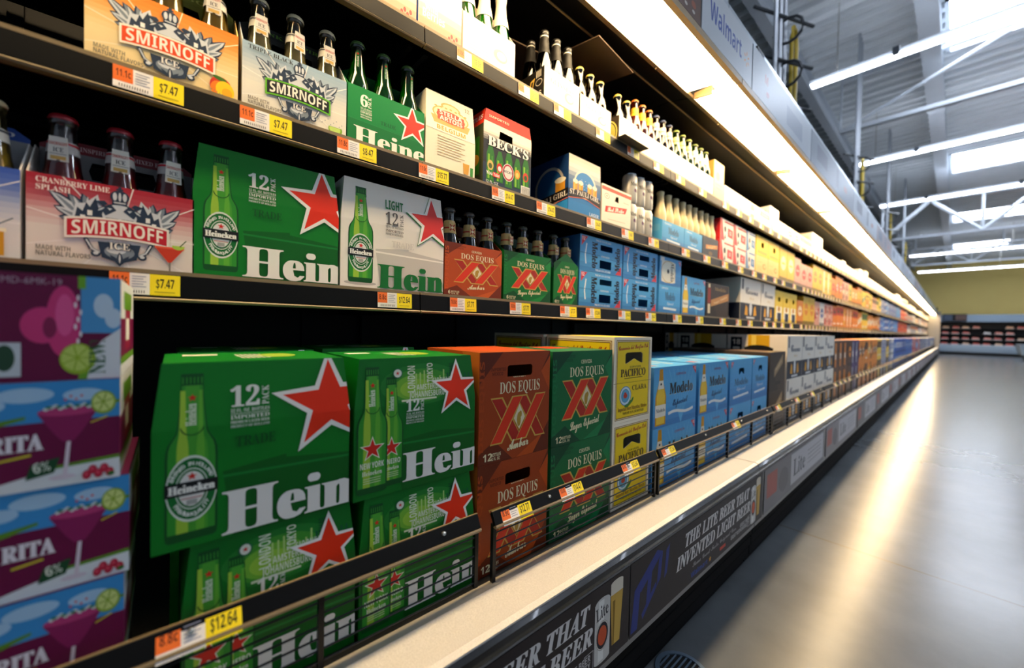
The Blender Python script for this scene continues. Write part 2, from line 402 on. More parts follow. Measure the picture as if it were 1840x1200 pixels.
# ------------------------------------------------------------------ the long refrigerated case, one module after another
JOINTS = [-1.93]+[1.745+3.675*k for k in range(0, 8)]
Z1, Z2, Z3, ZD = 1.65, 1.325, 1.008, .395
def bezier_half(cx, cz, r, n=7):
    return [(cx+r*.75*math.cos(a), cz+r*math.sin(a)) for a in [(-math.pi/2+math.pi*i/(n-1)) for i in range(n)]]
GRILLE = M('black_air_grille', '#0a0a0b', rough=.6)
def case_module(y0, y1, i):
    L = y1-y0; e = .003
    t = empty('refrigerated_case', (-.9, y0, 0), 'black open refrigerated beer case section with lit canopy, %s from the front' % nth(i+1), 'display case', 'sections of the long open cooler')
    X = .9                                       # local x = world x + .9
    def part(name, *fn, to=None):
        b = MB()
        for f in fn: f(b)
        return b.build(name, to or t)
    part('back_panel', lambda b: b.box(-1.5+X, -1.45+X, e, L-e, .06, 2.3, BLACK),
         lambda b: [b.box(-1.45+X, -1.44+X, yy, yy+.025, .42, 1.97, BLACK) for yy in [.42+.6125*k for k in range(6)]])
    part('kick_plate', lambda b: b.prism([(-1.45+X, 0), (-.54+X, 0), (-.54+X, .036), (-.522+X, .04), (-.522+X, .074), (-.536+X, .08), (-.516+X, .086), (-.516+X, .118), (-.53+X, .124), (-.512+X, .13), (-.512+X, .153), (-.53+X, .157), (-1.45+X, .157)], e, L-e, M('kick_matt_black', '#08080a', rough=.75, spec=.1)))
    part('case_front', lambda b: b.prism([(-.53+X, .158), (-.506+X, .158), (-.503+X, .366), (-.53+X, .366)], e, L-e, PANEL))
    part('bumper_rail', lambda b: b.prism([(-.53+X, .366)]+bezier_half(-.507+X, .388, .02)+[(-.53+X, .408)], e, L-e, M('bumper_black_vinyl', '#0d0d10', rough=.2, spec=.6, coat=.4)))
    part('ledge', lambda b: b.prism([(-.592+X, .404), (-.51+X, .409), (-.499+X, .407), (-.499+X, .411), (-.51+X, .4145), (-.592+X, .4125)], e, L-e, LEDGE))
    part('ledge_lip', lambda b: b.prism([(-.592+X, .4126), (-.619+X, .407), (-.619+X, .34), (-.592+X, .34)], e, L-e, LEDGE2))
    part('deck_pan', lambda b: b.box(-1.45+X, -.62+X, e, L-e, .34, ZD-.002, GRILLE))
    part('canopy_shell', lambda b: b.box(-1.45+X, -.62+X, e, L-e, 2.03, 2.06, BLACK),
         lambda b: b.prism([(-.815+X, 1.976), (-.9+X, 1.995), (-.9+X, 2.03), (-.815+X, 2.03)], e, L-e, BLACKG),
         lambda b: b.box(-1.45+X, -.905+X, e, L-e, 2.0, 2.03, BLACK),
         lambda b: b.prism([(-.897+X, 1.991), (-.905+X, 1.993), (-.905+X, 2.0), (-.897+X, 1.998)], e, L-e, TRIM))
    part('canopy_trim', lambda b: b.prism([(-.62+X, 1.944), (-.6+X, 1.942), (-.6+X, 1.965), (-.62+X, 1.99)], e, L-e, TRIM))
    st = part('lamp_track', lambda b: b.prism([(-.797+X, 1.966), (-.818+X, 1.972), (-.818+X, 1.98), (-.797+X, 1.98)], e, L-e, ALU),
         lambda b: [b.lathe([(.004, 1.9625), (.004, 1.97)], SCREW, 8, -.808+X, yy) for yy in [.3+.6125*k for k in range(6)]])
    for k in range(3):
        ya = k*1.225+.045; yb = (k+1)*1.225-.045
        if y0+yb < -.2: continue                 # lamp row cut short here to imitate the falloff towards the left
        if y0+ya < -.5: ya = -.5-y0
        part('lamp_diffuser', lambda b: b.prism([(-.795+X, 1.978), (-.625+X, 1.955), (-.625+X, 1.99), (-.795+X, 1.99)], ya, yb, LAMP), to=st)
    for k in range(3): part('lamp_bracket', lambda b: b.prism([(-.795+X, 1.966), (-.72+X, 1.955), (-.72+X, 1.99), (-.795+X, 1.99)], k*1.225-.012+.014*(k == 0), k*1.225+.012, M('bracket_tan', '#a77a4c', rough=.5)), to=st)
    part('header_panel', lambda b: b.box(-.66+X, -.61+X, e, L-e, 1.991, 2.174, STEEL), lambda b: b.box(-.72+X, -.66+X, e, L-e, 1.991, 2.3, STEEL))
    for k in range(4):                           # slotted uprights that carry the shelves
        part('shelf_upright', lambda b: b.box(-1.44+X, -1.42+X, k*1.225+.0 if k < 3 else L-.03, k*1.225+.03 if k < 3 else L-e, .42, 1.98, BLACK))
    return t
for i, (p, q) in enumerate(zip(JOINTS, JOINTS[1:])): case_module(p, q, i)
YC = JOINTS[-1]
t = empty('case_end_panel', (-1, YC+.03, 0), 'grey end panel closing the far end of the long cooler', 'panel')
b = MB(); b.prismx([(-.02, 0), (.02, 0), (.02, 2.1), (-.02, 2.1)], -.5, .52, PANEL); b.build('side_sheet', t)
b = MB(); b.box(.37, .41, -.03, .03, 1.96, 2.3, BLACKG); b.build('corner_cap', t)

# shelves: each section lifts off its brackets
def shelf_proto():
    L = 1.225; t = empty('shelf', (0, 0, 0)); e = .0015
    b = MB(); b.box(-.52, -.006, e, L-e, -.012, 0, BLACK); b.box(-.52, -.3, e, L-e, -.03, -.012, BLACK)
    for k in range(3): b.box(-.3+.09*k, -.28+.09*k, e, L-e, -.016, -.012, BLACKG)
    b.build('shelf_plate', t)
    b = MB()                                     # tilted black channel with light edges above and below
    b.prism([(-.006, -.002), (.004, -.004), (.0062, -.04), (-.001, -.042)], e, L-e, CHAN); pc = b.build('price_channel', t)
    b = MB(); b.prism([(-.006, -.0015), (-.006, .003), (.0035, .003), (.0035, -.0035)], e, L-e, BEIGE); b.build('top_edge', pc)
    b = MB(); b.prism([(-.004, -.042), (.0075, -.042), (.0095, -.044), (.008, -.0475), (-.006, -.0475)], e, L-e, BEIGE); b.build('bottom_edge', pc)
    b = MB()
    for y0 in (.012, L-.03):
        b = MB(); b.prismx([(y0, -.012), (y0, -.05), (y0+.012, -.05), (y0+.012, -.012)], -.52, -.02, BLACK); b.build('support_bracket', t)
    return t
sp = shelf_proto(); n = 0
SNAME = {1: 'top', 2: 'middle', 3: 'bottom'}
for r, z in ((1, Z1), (2, Z2), (3, Z3)):
    k = 0
    for i in range(-1, 22):
        y0 = .455+1.225*i
        if y0 > YC-1: break
        k += 1; o = sp if n == 0 else copy_tree(sp); n += 1
        o.location = (-.865, y0+(.0), z); tag(o, 'black cooler shelf in the %s row, %s section from the front' % (SNAME[r], nth(k)), 'shelf', 'cooler shelves')

# wire fences along the deck edge
RX = -.6
def fence_proto(L):
    t = empty('wire_fence', (0, 0, 0))
    b = MB(); b.prism([(-.0135, .0105), (-.010, .0115), (.001, -.0105), (-.004, -.016), (-.017, .006)], 0, L, CHAN); pc = b.build('price_rail', t)
    b = MB(); b.prism([(-.006, -.0165), (.003, -.0108), (.005, -.014), (.003, -.0185), (-.006, -.0185)], 0, L, BEIGE); b.build('bottom_edge', pc)
    b = MB(); b.prism([(-.0138, .0106), (-.0138, .0126), (-.0098, .0130), (-.0098, .0116)], 0, L, BEIGE); b.build('top_edge', pc)
    b = MB()
    for k in range(6): b.tube([(-.008, .004, -.032-.018*k), (-.008, L-.004, -.032-.018*k)], .0016, BLACKG, 5)
    b.build('wire_grid', t)
    for y in [.004, L-.004]+([L/2] if L > .8 else [])+([L*.25, L*.75] if L > 1 else []):
        b = MB(); b.box(-.014, -.005, y-.004, y+.004, -.132, -.012, BLACKG); b.build('fence_post', t)
    for y in ([L*.3, L*.62, L*.93] if L > .8 else [L*.25, L*.75]):
        b = MB(); b.lathe([(0, .004), (.0036, .003), (.0045, 0)], SCREW, 10, caps=False)
        o = b.build('screw', pc); o.location = (-.0045, y, .0015); o.rotation_euler = (0, math.radians(63), 0)
    return t
FENCES = [(-.69, .455), (.492, 1.142), (1.158, 2.306)]
y = 2.322
while y < YC-1.2: FENCES.append((y, y+1.148)); y += 1.164
fp = {}
for i, (p, q) in enumerate(FENCES):
    L = round(q-p, 3)
    if L not in fp: o = fp[L] = fence_proto(L)
    else: o = copy_tree(fp[L])
    o.location = (RX, p, .542 if i else .550); tag(o, 'black wire stop fence with price rail on the case deck, %s from the front' % nth(i+1), 'shelf fence', 'wire fences along the lower deck')
# ------------------------------------------------------------------ bottles
BP = {}
KINDS = {  # glass, cap, neck label, extra
 'clear':   ('#f0ead2', '#d8c9a0', '#e8e2cf', '#6b6a66'), 'red':  ('#ece2e0', '#8e1622', '#b9b4b0', '#b22030'),
 'gold':    ('#f2e6b8', '#d8c9a0', '#efe9d8', '#444444'),
 'green':   ('#86dc70', '#4a6a34', None, None), 'amber': ('#7a3c1a', '#4d4a44', '#d9b878', '#c02a20'),
 'lager':   ('#3f8a3a', '#45483c', '#d9b878', '#c02a20'), 'stout': ('#3a2014', '#0d0c0b', '#15120f', '#c9b27a'),
 'draught': ('#4a2a18', '#d6bd55', None, None), 'orange': ('#c8743a', '#c8742e', '#e0a22a', '#d98a1c'),
 'brown':   ('#8a4a24', '#3a4468', '#d9d2c0', '#8a6a3a'), 'pils': ('#8ab84a', '#8a9a4a', '#d8cf98', '#a88a3a'),
 'white':   ('#6ab85a', '#6a7a3c', '#e9e6d8', '#5a70b0'), 'foil': ('#d8b878', '#d8c79a', '#e4d9bb', '#c8b98f'),
 'tall':    ('#86dc70', '#e2dcc4', '#e6e0cb', '#d8d0b5'), 'pale': ('#b9a070', '#6a6a60', '#e9e0c8', '#a03028')}
def glass(c, k):
    return clear_glass('glass_'+k, c)
def bottle_proto(kind):
    g, cp, lb, l2 = KINDS[kind]; t = empty('beer_bottle', (0, 0, 0)); gm = glass(g, kind); capm = M('cap_'+kind, cp, rough=.35, metal=.12)
    if kind in ('clear', 'red', 'gold'):
        pf = [(.001, .003), (.0235, 0), (.0268, .006), (.0268, .095), (.026, .112), (.023, .127), (.0196, .145), (.0172, .17), (.0153, .19), (.0143, .206), (.0138, .209), (.0152, .2105), (.0152, .2165), (.0132, .2175), (.0132, .224), (.001, .224)]; zc = .2165
    elif kind == 'draught':
        pf = [(.001, .003), (.0235, 0), (.0268, .006), (.0268, .11), (.025, .13), (.0175, .15), (.0148, .17), (.0138, .193), (.0152, .195), (.0152, .2), (.013, .206), (.001, .206)]; zc = .197
    else:
        pf = [(.001, .003), (.0235, 0), (.0268, .006), (.0268, .122), (.026, .137), (.021, .158), (.0165, .178), (.0138, .215), (.0132, .22), (.0148, .2215), (.0148, .2275), (.0128, .2285), (.0128, .233), (.001, .233)]; zc = .226
    hi = {'tall': .012, 'stout': .008}.get(kind, 0)
    pf = [(r, z+(hi if z > .15 else 0)) for r, z in pf]; zc += hi
    b = MB(); b.lathe(pf, gm, 20); b.build('glass_body', t)
    lv = .16 if kind in ('clear', 'red', 'gold') else .13 if kind == 'draught' else .186
    b = MB(); b.lathe([(.001, .006), (.024, .006)]+[(r-.0018, q) for r, q in pf if .01 < q < lv]+[(.0125, lv+.003), (.001, lv+.003)], M('drink_'+kind, {'clear': '#d8cd98', 'red': '#a01420', 'gold': '#e0c04a', 'green': '#3fa81e', 'amber': '#38180a', 'lager': '#1f4a14', 'stout': '#0a0604', 'draught': '#0a0604', 'orange': '#a84a14', 'brown': '#3a1a0a', 'pils': '#6a8a24', 'white': '#3a7a24', 'tall': '#4aa82e', 'foil': '#b8863a', 'pale': '#c8a868'}[kind], rough=.25, trans=.15), 18); b.build('liquid', t)
    b = MB(); n = 42
    b.lathe([(.0151, zc), (.0156, zc+.002), (.0143, zc+.006), (.0125, zc+.0085), (.004, zc+.0092)], capm, n, flute=.055); b.build('crown_cap', t)
    def rad(z):
        for (r0, z0), (r1, z1) in zip(pf, pf[1:]):
            if z0 <= z <= z1 and z1 > z0: return r0+(r1-r0)*(z-z0)/(z1-z0)
        return .014
    def band(z0, z1, c, name, ex=.0004, n=8):
        b = MB(); pr = [(rad(z0+(z1-z0)*i/n)+ex, z0+(z1-z0)*i/n) for i in range(n+1)]
        b.lathe(pr, ink(c) if c not in MC else MC[c], 20, caps=False); return b
    if kind in ('foil', 'tall'):
        fm = M('foil_'+kind, cp, rough=.35, metal=.15)
        b = MB(); zf = .1 if kind == 'foil' else .15; pr = [(rad(zf+(.222-zf)*i/15)+.0012, zf+(.222-zf)*i/15) for i in range(16)]+[(.0172, zc), (.0172, zc+.009), (.012, zc+.0125), (.001, zc+.013)]
        b.lathe(pr, fm, 20, caps=False); b.build('foil_wrap', t)
    elif kind == 'stout':
        b = band(.165, zc-.004, '#12100e', 'neck_label', .0006); nl = b.build('neck_label', t)
        b = band(zc-.014, zc-.009, '#c9c4b8', 'x', .0009); b.build('neck_ring', nl)
        b = MB()
        for da in (-1, 0, 1): pass
        f = MB(); F = Face(f, (.0153, -.006, .172), (0, 1, 0), (0, 0, 1), (1, 0, 0), [(0, 0), (.012, 0), (.012, .034), (0, .034)], base='#12100e', thick=.0006)
        F.d('#d9d0bc', EL(.006, .006, .0034, .003), R(.0035, .011, .0045, .03), R(.007, .011, .008, .026)).d('#c9a85a', PL([(.004, .02), (.008, .03), (.008, .02)], .001))
        f.build('printed_emblem', nl)
    elif lb:
        z0, z1 = (.166, .184) if kind in ('clear', 'red', 'gold') else (.165, .2)
        b = band(z0, z1, lb, 'neck_label'); nl = b.build('neck_label', t)
        b = band(z0+.013, z0+.0165, l2, 'neck_band', .0007); b.build('neck_band', nl)
        if kind in ('clear', 'red', 'gold'):
            f = MB(); F = Face(f, (rad(.175)+.0018, -.011, .152), (0, 1, 0), (0, 0, 1), (1, 0, 0), [(0, 0), (.022, 0), (.0205, .036), (.0015, .036)], base='#dcd8cc', thick=.0006)
            F.d('#b8382a', TX('SMIRNOFF', .011, .0235, .0045, 'ss', 'c', .0185)).d('#3a3a40', TX('ICE', .011, .0135, .0065, 'sb', 'c', .011), LN(.002, .0105, .02, .0105, .0007)).d('#c9a45a', R(.003, .002, .019, .0075))
            f.build('printed_emblem', nl)
        if kind in ('amber', 'lager'):
            f = MB(); r = rad(.168)+.0016; F = Face(f, (r, -.009, .167), (0, 1, 0), (0, 0, 1), (1, 0, 0), [(0, 0), (.018, 0), (.018, .026), (0, .026)], base=lb, thick=.0006)
            F.d('#a8281c', PL([(.002, .004), (.016, .021)], .0035), PL([(.002, .021), (.016, .004)], .0035)).d('#f0e2c0', EL(.009, .0125, .0035)).d('#a8281c', RING(.009, .0125, .0055, .0055, .001))
            f.build('printed_emblem', nl)
    if kind == 'green':
        f = MB(); F = Face(f, (.0168, -.004, .168), (0, 1, 0), (0, 0, 1), (1, 0, 0), [(0, 0), (.008, 0), (.0075, .042), (.0005, .042)], base='#2a7a30', thick=.0004)
        F.d('#f2f2ea', TX('Heineken', .0058, .002, .0042, 'sb', 'l', .028, rot=math.pi/2)).d('#d2281c', STAR(.004, .036, .0036)); f.build('neck_print', t)
    return t
BN = {}
def bottle(kind, loc, label, group=None, rz=0):
    if kind not in BP: BP[kind] = o = bottle_proto(kind)
    else: o = copy_tree(BP[kind])
    o.location = loc; o.rotation_euler = (0, 0, rz)
    return tag(o, label, 'bottle', group)

# ------------------------------------------------------------------ cartons and open carriers
CARDIN = M('raw_cardboard', '#8a6a48', rough=.8, noise=.1, nscale=40)
def carton(name, label, cat, loc, w, h, d, art, body='#ffffff', side=None, top=None, fold=None, slope=0, inset=0, hole=None, rz=0, group=None, side_r=None):
    t = empty(name, loc, label, cat, group, rz)
    out = [(0, 0), (w, 0), (w, h), (0, h)] if fold is None else [(0, 0), (w, 0), (w, fold), (w-inset, h), (inset, h), (0, fold)]
    b = MB(); F = front(b, w, h, out=out, fold=fold, slope=slope, hole=hole, base=body); art(F, w, h); b.build('front_panel', t)
    tx = slope*(h-fold) if fold is not None else 0; e = .0016
    so = [(0, 0), (d-e, 0), (d-e, h), (0, h)] if fold is None else [(0, 0), (d-e, 0), (d-e, fold), (d-e-tx, h), (tx, h), (0, fold)]
    b = MB(); G = Face(b, (-d, 0, 0), (1, 0, 0), (0, 0, 1), (0, -1, 0), so, fold=fold, slope=(inset/(h-fold) if fold else 0), base=body)
    if side: side(G, d, h)
    b.build('side_panel', t)
    b = MB(); Gr = Face(b, (-e, w, 0), (-1, 0, 0), (0, 0, 1), (0, 1, 0), [(d-e-p[0], p[1]) for p in so][::-1] if fold else so, fold=fold, slope=(inset/(h-fold) if fold else 0), base=body)
    if side_r: side_r(Gr, d, h)
    b.build('side_panel', t)
    b = MB(); bm = ink(body)
    b.face([(-d, 0, 0), (-d, w, 0), (-e, w, 0), (-e, 0, 0)], bm)
    bk = [(-d, p[0], p[1]) if fold is None or p[1] <= fold else (-d+tx, p[0], p[1]) for p in out]
    if fold is None: b.face(bk, bm)
    else: b.face([bk[0], bk[1], bk[2], bk[5]], bm); b.face([bk[5], bk[2], bk[3], bk[4]], bm)
    b.build('back_panel', t)
    b = MB(); T = Face(b, (-d+tx, inset, h), (1, 0, 0), (0, 1, 0), (0, 0, 1), [(0, 0), (d-2*tx, 0), (d-2*tx, w-2*inset), (0, w-2*inset)], base=body)
    if top: top(T, d-2*tx, w-2*inset)
    b.build('top_panel', t)
    return t
def carrier(name, label, cat, loc, w, h, d, art, body='#ffffff', hh=.2, handle='#999999', handle_art=None, side=None, rz=0, group=None, sides_h=None):
    t = empty(name, loc, label, cat, group, rz); sh = sides_h or h
    b = MB(); F = front(b, w, h, base=body); art(F, w, h); b.build('front_panel', t)
    b = MB(); Face(b, (-d, w, 0), (0, -1, 0), (0, 0, 1), (-1, 0, 0), [(0, 0), (w, 0), (w, h), (0, h)], base=body); b.build('back_panel', t)
    so = [(0, 0), (d-.003, 0), (d-.003, h), (d*.62, hh*.9), (d*.38, hh*.9), (0, h)]
    for k, (o, U, N) in enumerate((((-d+.0015, 0, 0), (1, 0, 0), (0, -1, 0)), ((-.0015, w, 0), (-1, 0, 0), (0, 1, 0)))):
        b = MB(); G = Face(b, o, U, (0, 0, 1), N, so, base=body)
        if side and k == 0: side(G, d, h)
        b.build('side_panel', t)
    b = MB(); hw = w*.2
    hole = [(w/2-hw, hh*.72), (w/2+hw, hh*.72), (w/2+hw*1.1, hh*.79), (w/2+hw, hh*.86), (w/2-hw, hh*.86), (w/2-hw*1.1, hh*.79)]
    Hh = Face(b, (-d/2, .002, .002), (0, 1, 0), (0, 0, 1), (1, 0, 0), [(0, 0), (w-.004, 0), (w-.004, hh-.012), (w-.02, hh), (.02, hh), (0, hh-.012)], base=handle, hole=hole)
    if handle_art: handle_art(Hh, w-.004, hh)
    b.build('handle_panel', t)
    b = MB(); b.box(-d+.002, -.0015, .0015, w-.0015, 0, .0016, CARDIN); b.build('bottom_panel', t)
    return t
BLAB = ['leftmost', 'middle', 'rightmost']
def six(kind, loc, w, what, d=.128, back=False, n=3, dx=0, where='in'):
    for i in range(n):
        k = ('%s of three' % BLAB[i]) if n == 3 else ('left' if i == 0 else 'right')+' one of two'
        bottle(kind, (loc[0]-.0325, loc[1]+w*(2*i+1)/(2*n)+dx, loc[2]+.0018), '%s, %s %s' % (what, k, where) if n > 1 else what, rz=random.uniform(-.3, .3))
    if back:
        for i in range(n):
            bottle(kind, (loc[0]-d+.0325, loc[1]+w*(2*i+1)/(2*n), loc[2]+.0018), '%s behind the handle, %s one %s' % (what.split(' with')[0], ('left', 'middle', 'right')[i], where))

# ------------------------------------------------------------------ printed artwork
def art_beer(F, cx, y0, Hh, lab='ring', g=('#0d4f1f', '#2f8f2c', '#9cc53c', '#5fae34'), wd=1.0):
    pr = [(0, .13), (.012, .15), (.05, .155), (.5, .155), (.55, .151), (.585, .14), (.615, .118), (.64, .1), (.67, .09), (.8, .075), (.9, .064), (.905, .068), (.93, .068)]
    def sil(k, dx=0, a=0, bb=1.1): 
        q = [(cx+dx+s*r*Hh*k*wd, y0+z*Hh) for s, lst in ((1, pr), (-1, pr[::-1])) for z, r in lst if a <= z <= bb]
        return PG(*q)
    F.d(g[0], sil(1), R(cx-.066*Hh*wd, y0+.93*Hh, cx+.066*Hh*wd, y0+Hh))
    F.d(g[1], sil(.9, 0, .015)); F.d(mixc(g[1], g[3], .45), sil(.62, 0, .03)); F.d(g[2], sil(.22, -.055*Hh*wd, .03, .9)); F.d(g[3], sil(.16, .05*Hh*wd, .03, .9))
    F.d(g[1], *[LN(cx+Hh*wd*(-.055+.022*i), y0+.94*Hh, cx+Hh*wd*(-.055+.022*i), y0+.98*Hh, .006*Hh) for i in range(6)])
    F.d(g[0], RING(cx, y0+.68*Hh, .07*Hh*wd, .05*Hh, .006*Hh, a0=math.pi, a1=2*math.pi))
    F.d('#eef2e4', TX('Heineken', cx+.018*Hh, y0+.69*Hh, .05*Hh, 'sb', 'l', .13*Hh, rot=math.pi/2)).d('#d2281c', STAR(cx, y0+.855*Hh, .024*Hh))
    cy = y0+.31*Hh
    if lab == 'ring':
        F.d('#dfe6da', EL(cx, cy, .152*Hh*wd, .2*Hh, 30)).d('#0f6a2c', EL(cx, cy, .144*Hh*wd, .185*Hh, 30)).d('#dfe6da', EL(cx, cy, .098*Hh*wd, .125*Hh, 28)).d('#0f6a2c', EL(cx, cy, .092*Hh*wd, .118*Hh, 28)).d('#e6e6e0', EL(cx, cy, .08*Hh*wd, .105*Hh, 28))
        for s, n, up in (('BREWED IN HOLLAND', 17, 1), ('PREMIUM QUALITY', 15, -1)):
            for i, ch in enumerate(s):
                if ch == ' ': continue
                a = math.pi/2-up*(i-(n-1)/2)*.135*(1 if up > 0 else 1.1) if up > 0 else -math.pi/2+(i-(n-1)/2)*.14
                px, py = cx+.12*Hh*wd*math.cos(a), cy+.155*Hh*math.sin(a)
                F.d('#f2f4ec', TX(ch, px, py-.014*Hh*up if up > 0 else py-.012*Hh, (.021 if up > 0 else .022)*Hh, 'ss', 'c', rot=(a-math.pi/2)*.8 if up > 0 else (a+math.pi/2)*.8))
        F.d('#15181a', R(cx-.156*Hh*wd, cy-.035*Hh, cx+.156*Hh*wd, cy+.045*Hh)).d('#f2f2ea', TX('Heineken', cx, cy-.02*Hh, .05*Hh, 'sb', 'c', .27*Hh*wd, fat=.0025*Hh)).d('#d2281c', STAR(cx, cy+.075*Hh, .026*Hh))
        F.d('#b56a60', LN(cx-.05*Hh, cy-.055*Hh, cx+.05*Hh, cy-.055*Hh, .006*Hh)).d('#a8aaa4', R(cx-.025*Hh, cy-.095*Hh, cx+.025*Hh, cy-.065*Hh))
    elif lab:
        F.d('#e6ead8', STAR(cx, cy+.04*Hh, .105*Hh)).d('#d2281c', STAR(cx, cy+.04*Hh, .085*Hh)).d('#eef0e2', TX(lab, cx, cy-.11*Hh, .045*Hh, 'ss', 'c', .24*Hh*wd)).d('#eef0e2', TX('Heineken', cx, cy-.165*Hh, .035*Hh, 'sb', 'c', .2*Hh*wd))
        F.d('#cfd8b8', *[LN(cx-.07*Hh, cy-(.19+.018*i)*Hh, cx+.07*Hh, cy-(.19+.018*i)*Hh, .005*Hh) for i in range(3)])
def pack_no(F, x, y, s, num, c, six=False):
    F.d(c, TX(num, x, y, s, 'sb', 'l', s*(.62 if len(num) == 1 else 1.2), fat=s*.02), TX('PACK', x+s*(.95 if len(num) == 1 else 1.62), y, s*.3, 'sb', 'l', s*.98, rot=math.pi/2))
    wd = s*(1.0 if len(num) == 1 else 1.65)
    F.d(c, TX('12 FL. OZ. BOTTLES', x, y-.28*s, s*.17, 'sb', 'l', wd), LN(x, y-.36*s, x+wd, y-.36*s, s*.025), TX('IMPORTED', x, y-.62*s, s*.19, 'sb', 'l', wd), TX('PREMIUM LAGER BEER', x, y-.84*s, s*.14, 'sb', 'l', wd), TX('PRODUCT OF HOLLAND', x, y-1.04*s, s*.13, 'sb', 'l', wd))
def bigstar(F, cx, cy, r, rot=0, red='#ea3212', white='#f2f0ea'):
    F.d(white, STAR(cx, cy, r*1.22, rot, .43)).d(red, STAR(cx, cy, r, rot))
def art_green12(F, w, h):
    F.d('#05761f', R(0, 0, w, h)); F.d('#055c18', PG((w*.35, 0), (w, 0), (w, h*.36), (w*.62, h*.40), (w*.62, h*.42), (w*.3, h*.38)))
    F.d('#117a2e', PG((w*.3, h*.345), (w, h*.33), (w, h*.345), (w*.3, h*.36)))
    art_beer(F, w*.165, h*.04, h*.9, wd=.8)
    pack_no(F, w*.335, h*.74, h*.115, '12', '#e8ebe2')
    F.d('#0a561f', TX('TRADE', w*.46, h*.51, h*.06, 'sb', 'c', w*.2))
    bigstar(F, w*.875, h*.71, h*.285, -.05)
    F.d('#eceae4', TX('Heineken', w*.31, h*.015, h*.25, 'sb', 'l', w*1.4, fat=h*.012))
def art_light12(F, w, h):
    F.d('#efe9df', R(0, 0, w, h)).d('#c9c4bd', PG((w*.35, 0), (w, 0), (w, h*.36), (w*.62, h*.40), (w*.62, h*.42), (w*.3, h*.38))).d('#f4efe6', PG((w*.3, h*.345), (w, h*.33), (w, h*.345), (w*.3, h*.36)))
    F.d('#b9b4ae', EL(w*.17, h*.045, w*.14, h*.02))
    art_beer(F, w*.17, h*.05, h*.88, wd=.84)
    F.d('#0f7030', TX('LIGHT', w*.39, h*.78, h*.085, 'ss', 'l', w*.17)); 
    F.d('#5a5654', TX('12', w*.39, h*.63, h*.12, 'sb', 'l', w*.12), TX('PACK', w*.56, h*.63, h*.035, 'sb', 'l', h*.12, rot=math.pi/2), TX('12 FL. OZ. BOTTLES', w*.39, h*.6, h*.02, 'sb', 'l', w*.17), TX('IMPORTED', w*.39, h*.56, h*.024, 'sb', 'l', w*.17), TX('PREMIUM LAGER BEER', w*.39, h*.53, h*.02, 'sb', 'l', w*.17))
    F.d('#d6d0c8', TX('TRADE', w*.56, h*.42, h*.06, 'sb', 'c', w*.22))
    F.d('#0f7030', STAR(w*.855, h*.71, h*.295, -.05, .43)).d('#f4f0ea', STAR(w*.86, h*.72, h*.29, -.05, .43)).d('#dc3430', STAR(w*.87, h*.725, h*.25, -.05))
    F.d('#0f6a2c', TX('Heineken', w*.33, h*.015, h*.23, 'sb', 'l', w*1.3, fat=h*.012))
def art_cities12(F, w, h):
    F.d('#056c1e', R(0, 0, w, h))
    for i, c in enumerate(('#1d7a2a', '#3d8f2c', '#6fae34', '#8fc03c')): F.d(c, EL(w*(.52-.02*i), h*(.79-.01*i), w*(.34-.07*i), h*(.16-.03*i), 24))
    random.seed(5)
    for i in range(16):
        x = w*(.42+.034*i); F.d('#0d5a3a' if i > 8 else '#a8cc74', R(x, h*.76, x+w*.012, h*(.80+.10*random.random())))
    F.d('#dfe8d0', TX('LONDON', w*.45, h*.735, h*.06, 'ss', 'l', h*.2, rot=math.pi/2), TX('TOKYO', w*.6, h*.8, h*.05, 'ss', 'l', h*.15, rot=math.pi/2), TX('AMSTERDAM', w*.46, h*.745, h*.042, 'ss', 'l', w*.25), TX('JOHANNESBURG', w*.4, h*.69, h*.045, 'ss', 'l', w*.3), TX('SAO PAULO', w*.6, h*.79, h*.04, 'ss', 'l', w*.16), TX('BERLIN', w*.69, h*.735, h*.03, 'ss', 'l', w*.1))
    F.d('#0d4a2a', TX('SHANGHAI', w*.79, h*.74, h*.04, 'ss', 'l', h*.2, rot=math.pi/2), TX('SYDNEY', w*.85, h*.78, h*.03, 'ss', 'l', h*.15, rot=math.pi/2))
    F.d('#d5e2bf', R(w*.34, h*.668, w*.63, h*.682))
    F.d('#055c18', PG((w*.35, 0), (w, 0), (w, h*.37), (w*.64, h*.41), (w*.3, h*.38))).d('#0f7a2e', PG((w*.35, h*.345), (w, h*.33), (w, h*.347), (w*.35, h*.36)))
    art_beer(F, w*.265, h*.06, h*.8, 'JANEIRO', wd=.74); art_beer(F, w*.125, h*.04, h*.9, 'NEW YORK', wd=.8)
    F.d('#d8dccf', EL(w*.31, h*.885, w*.036, h*.036)).d('#2a6a48', RING(w*.31, h*.885, w*.038, h*.038, h*.008)).d('#d2281c', STAR(w*.31, h*.885, h*.016))
    pack_no(F, w*.375, h*.59, h*.09, '12', '#e8ebe2')
    bigstar(F, w*.81, h*.735, h*.2)
    F.d('#eceae4', TX('Heineken', w*.365, h*.06, h*.22, 'sb', 'l', w*1.36, fat=h*.011))
def art_green6(F, w, h):
    F.d('#07803a', R(0, 0, w, h)).d('#067030', R(0, 0, w, h*.42)).d('#14803e', LN(0, h*.42, w, h*.4, h*.015))
    pack_no(F, w*.15, h*.68, h*.2, '6', '#f2f0e4'); F.d('#0b5a2c', TX('TRADE', w*.5, h*.47, h*.07, 'sb', 'c', w*.2))
    bigstar(F, w*.83, h*.66, h*.33, -.03, '#e8402e')
    F.d('#f2eee2', TX('Heineken', w*.08, h*.015, h*.3, 'sb', 'l', w*1.5, fat=h*.012))
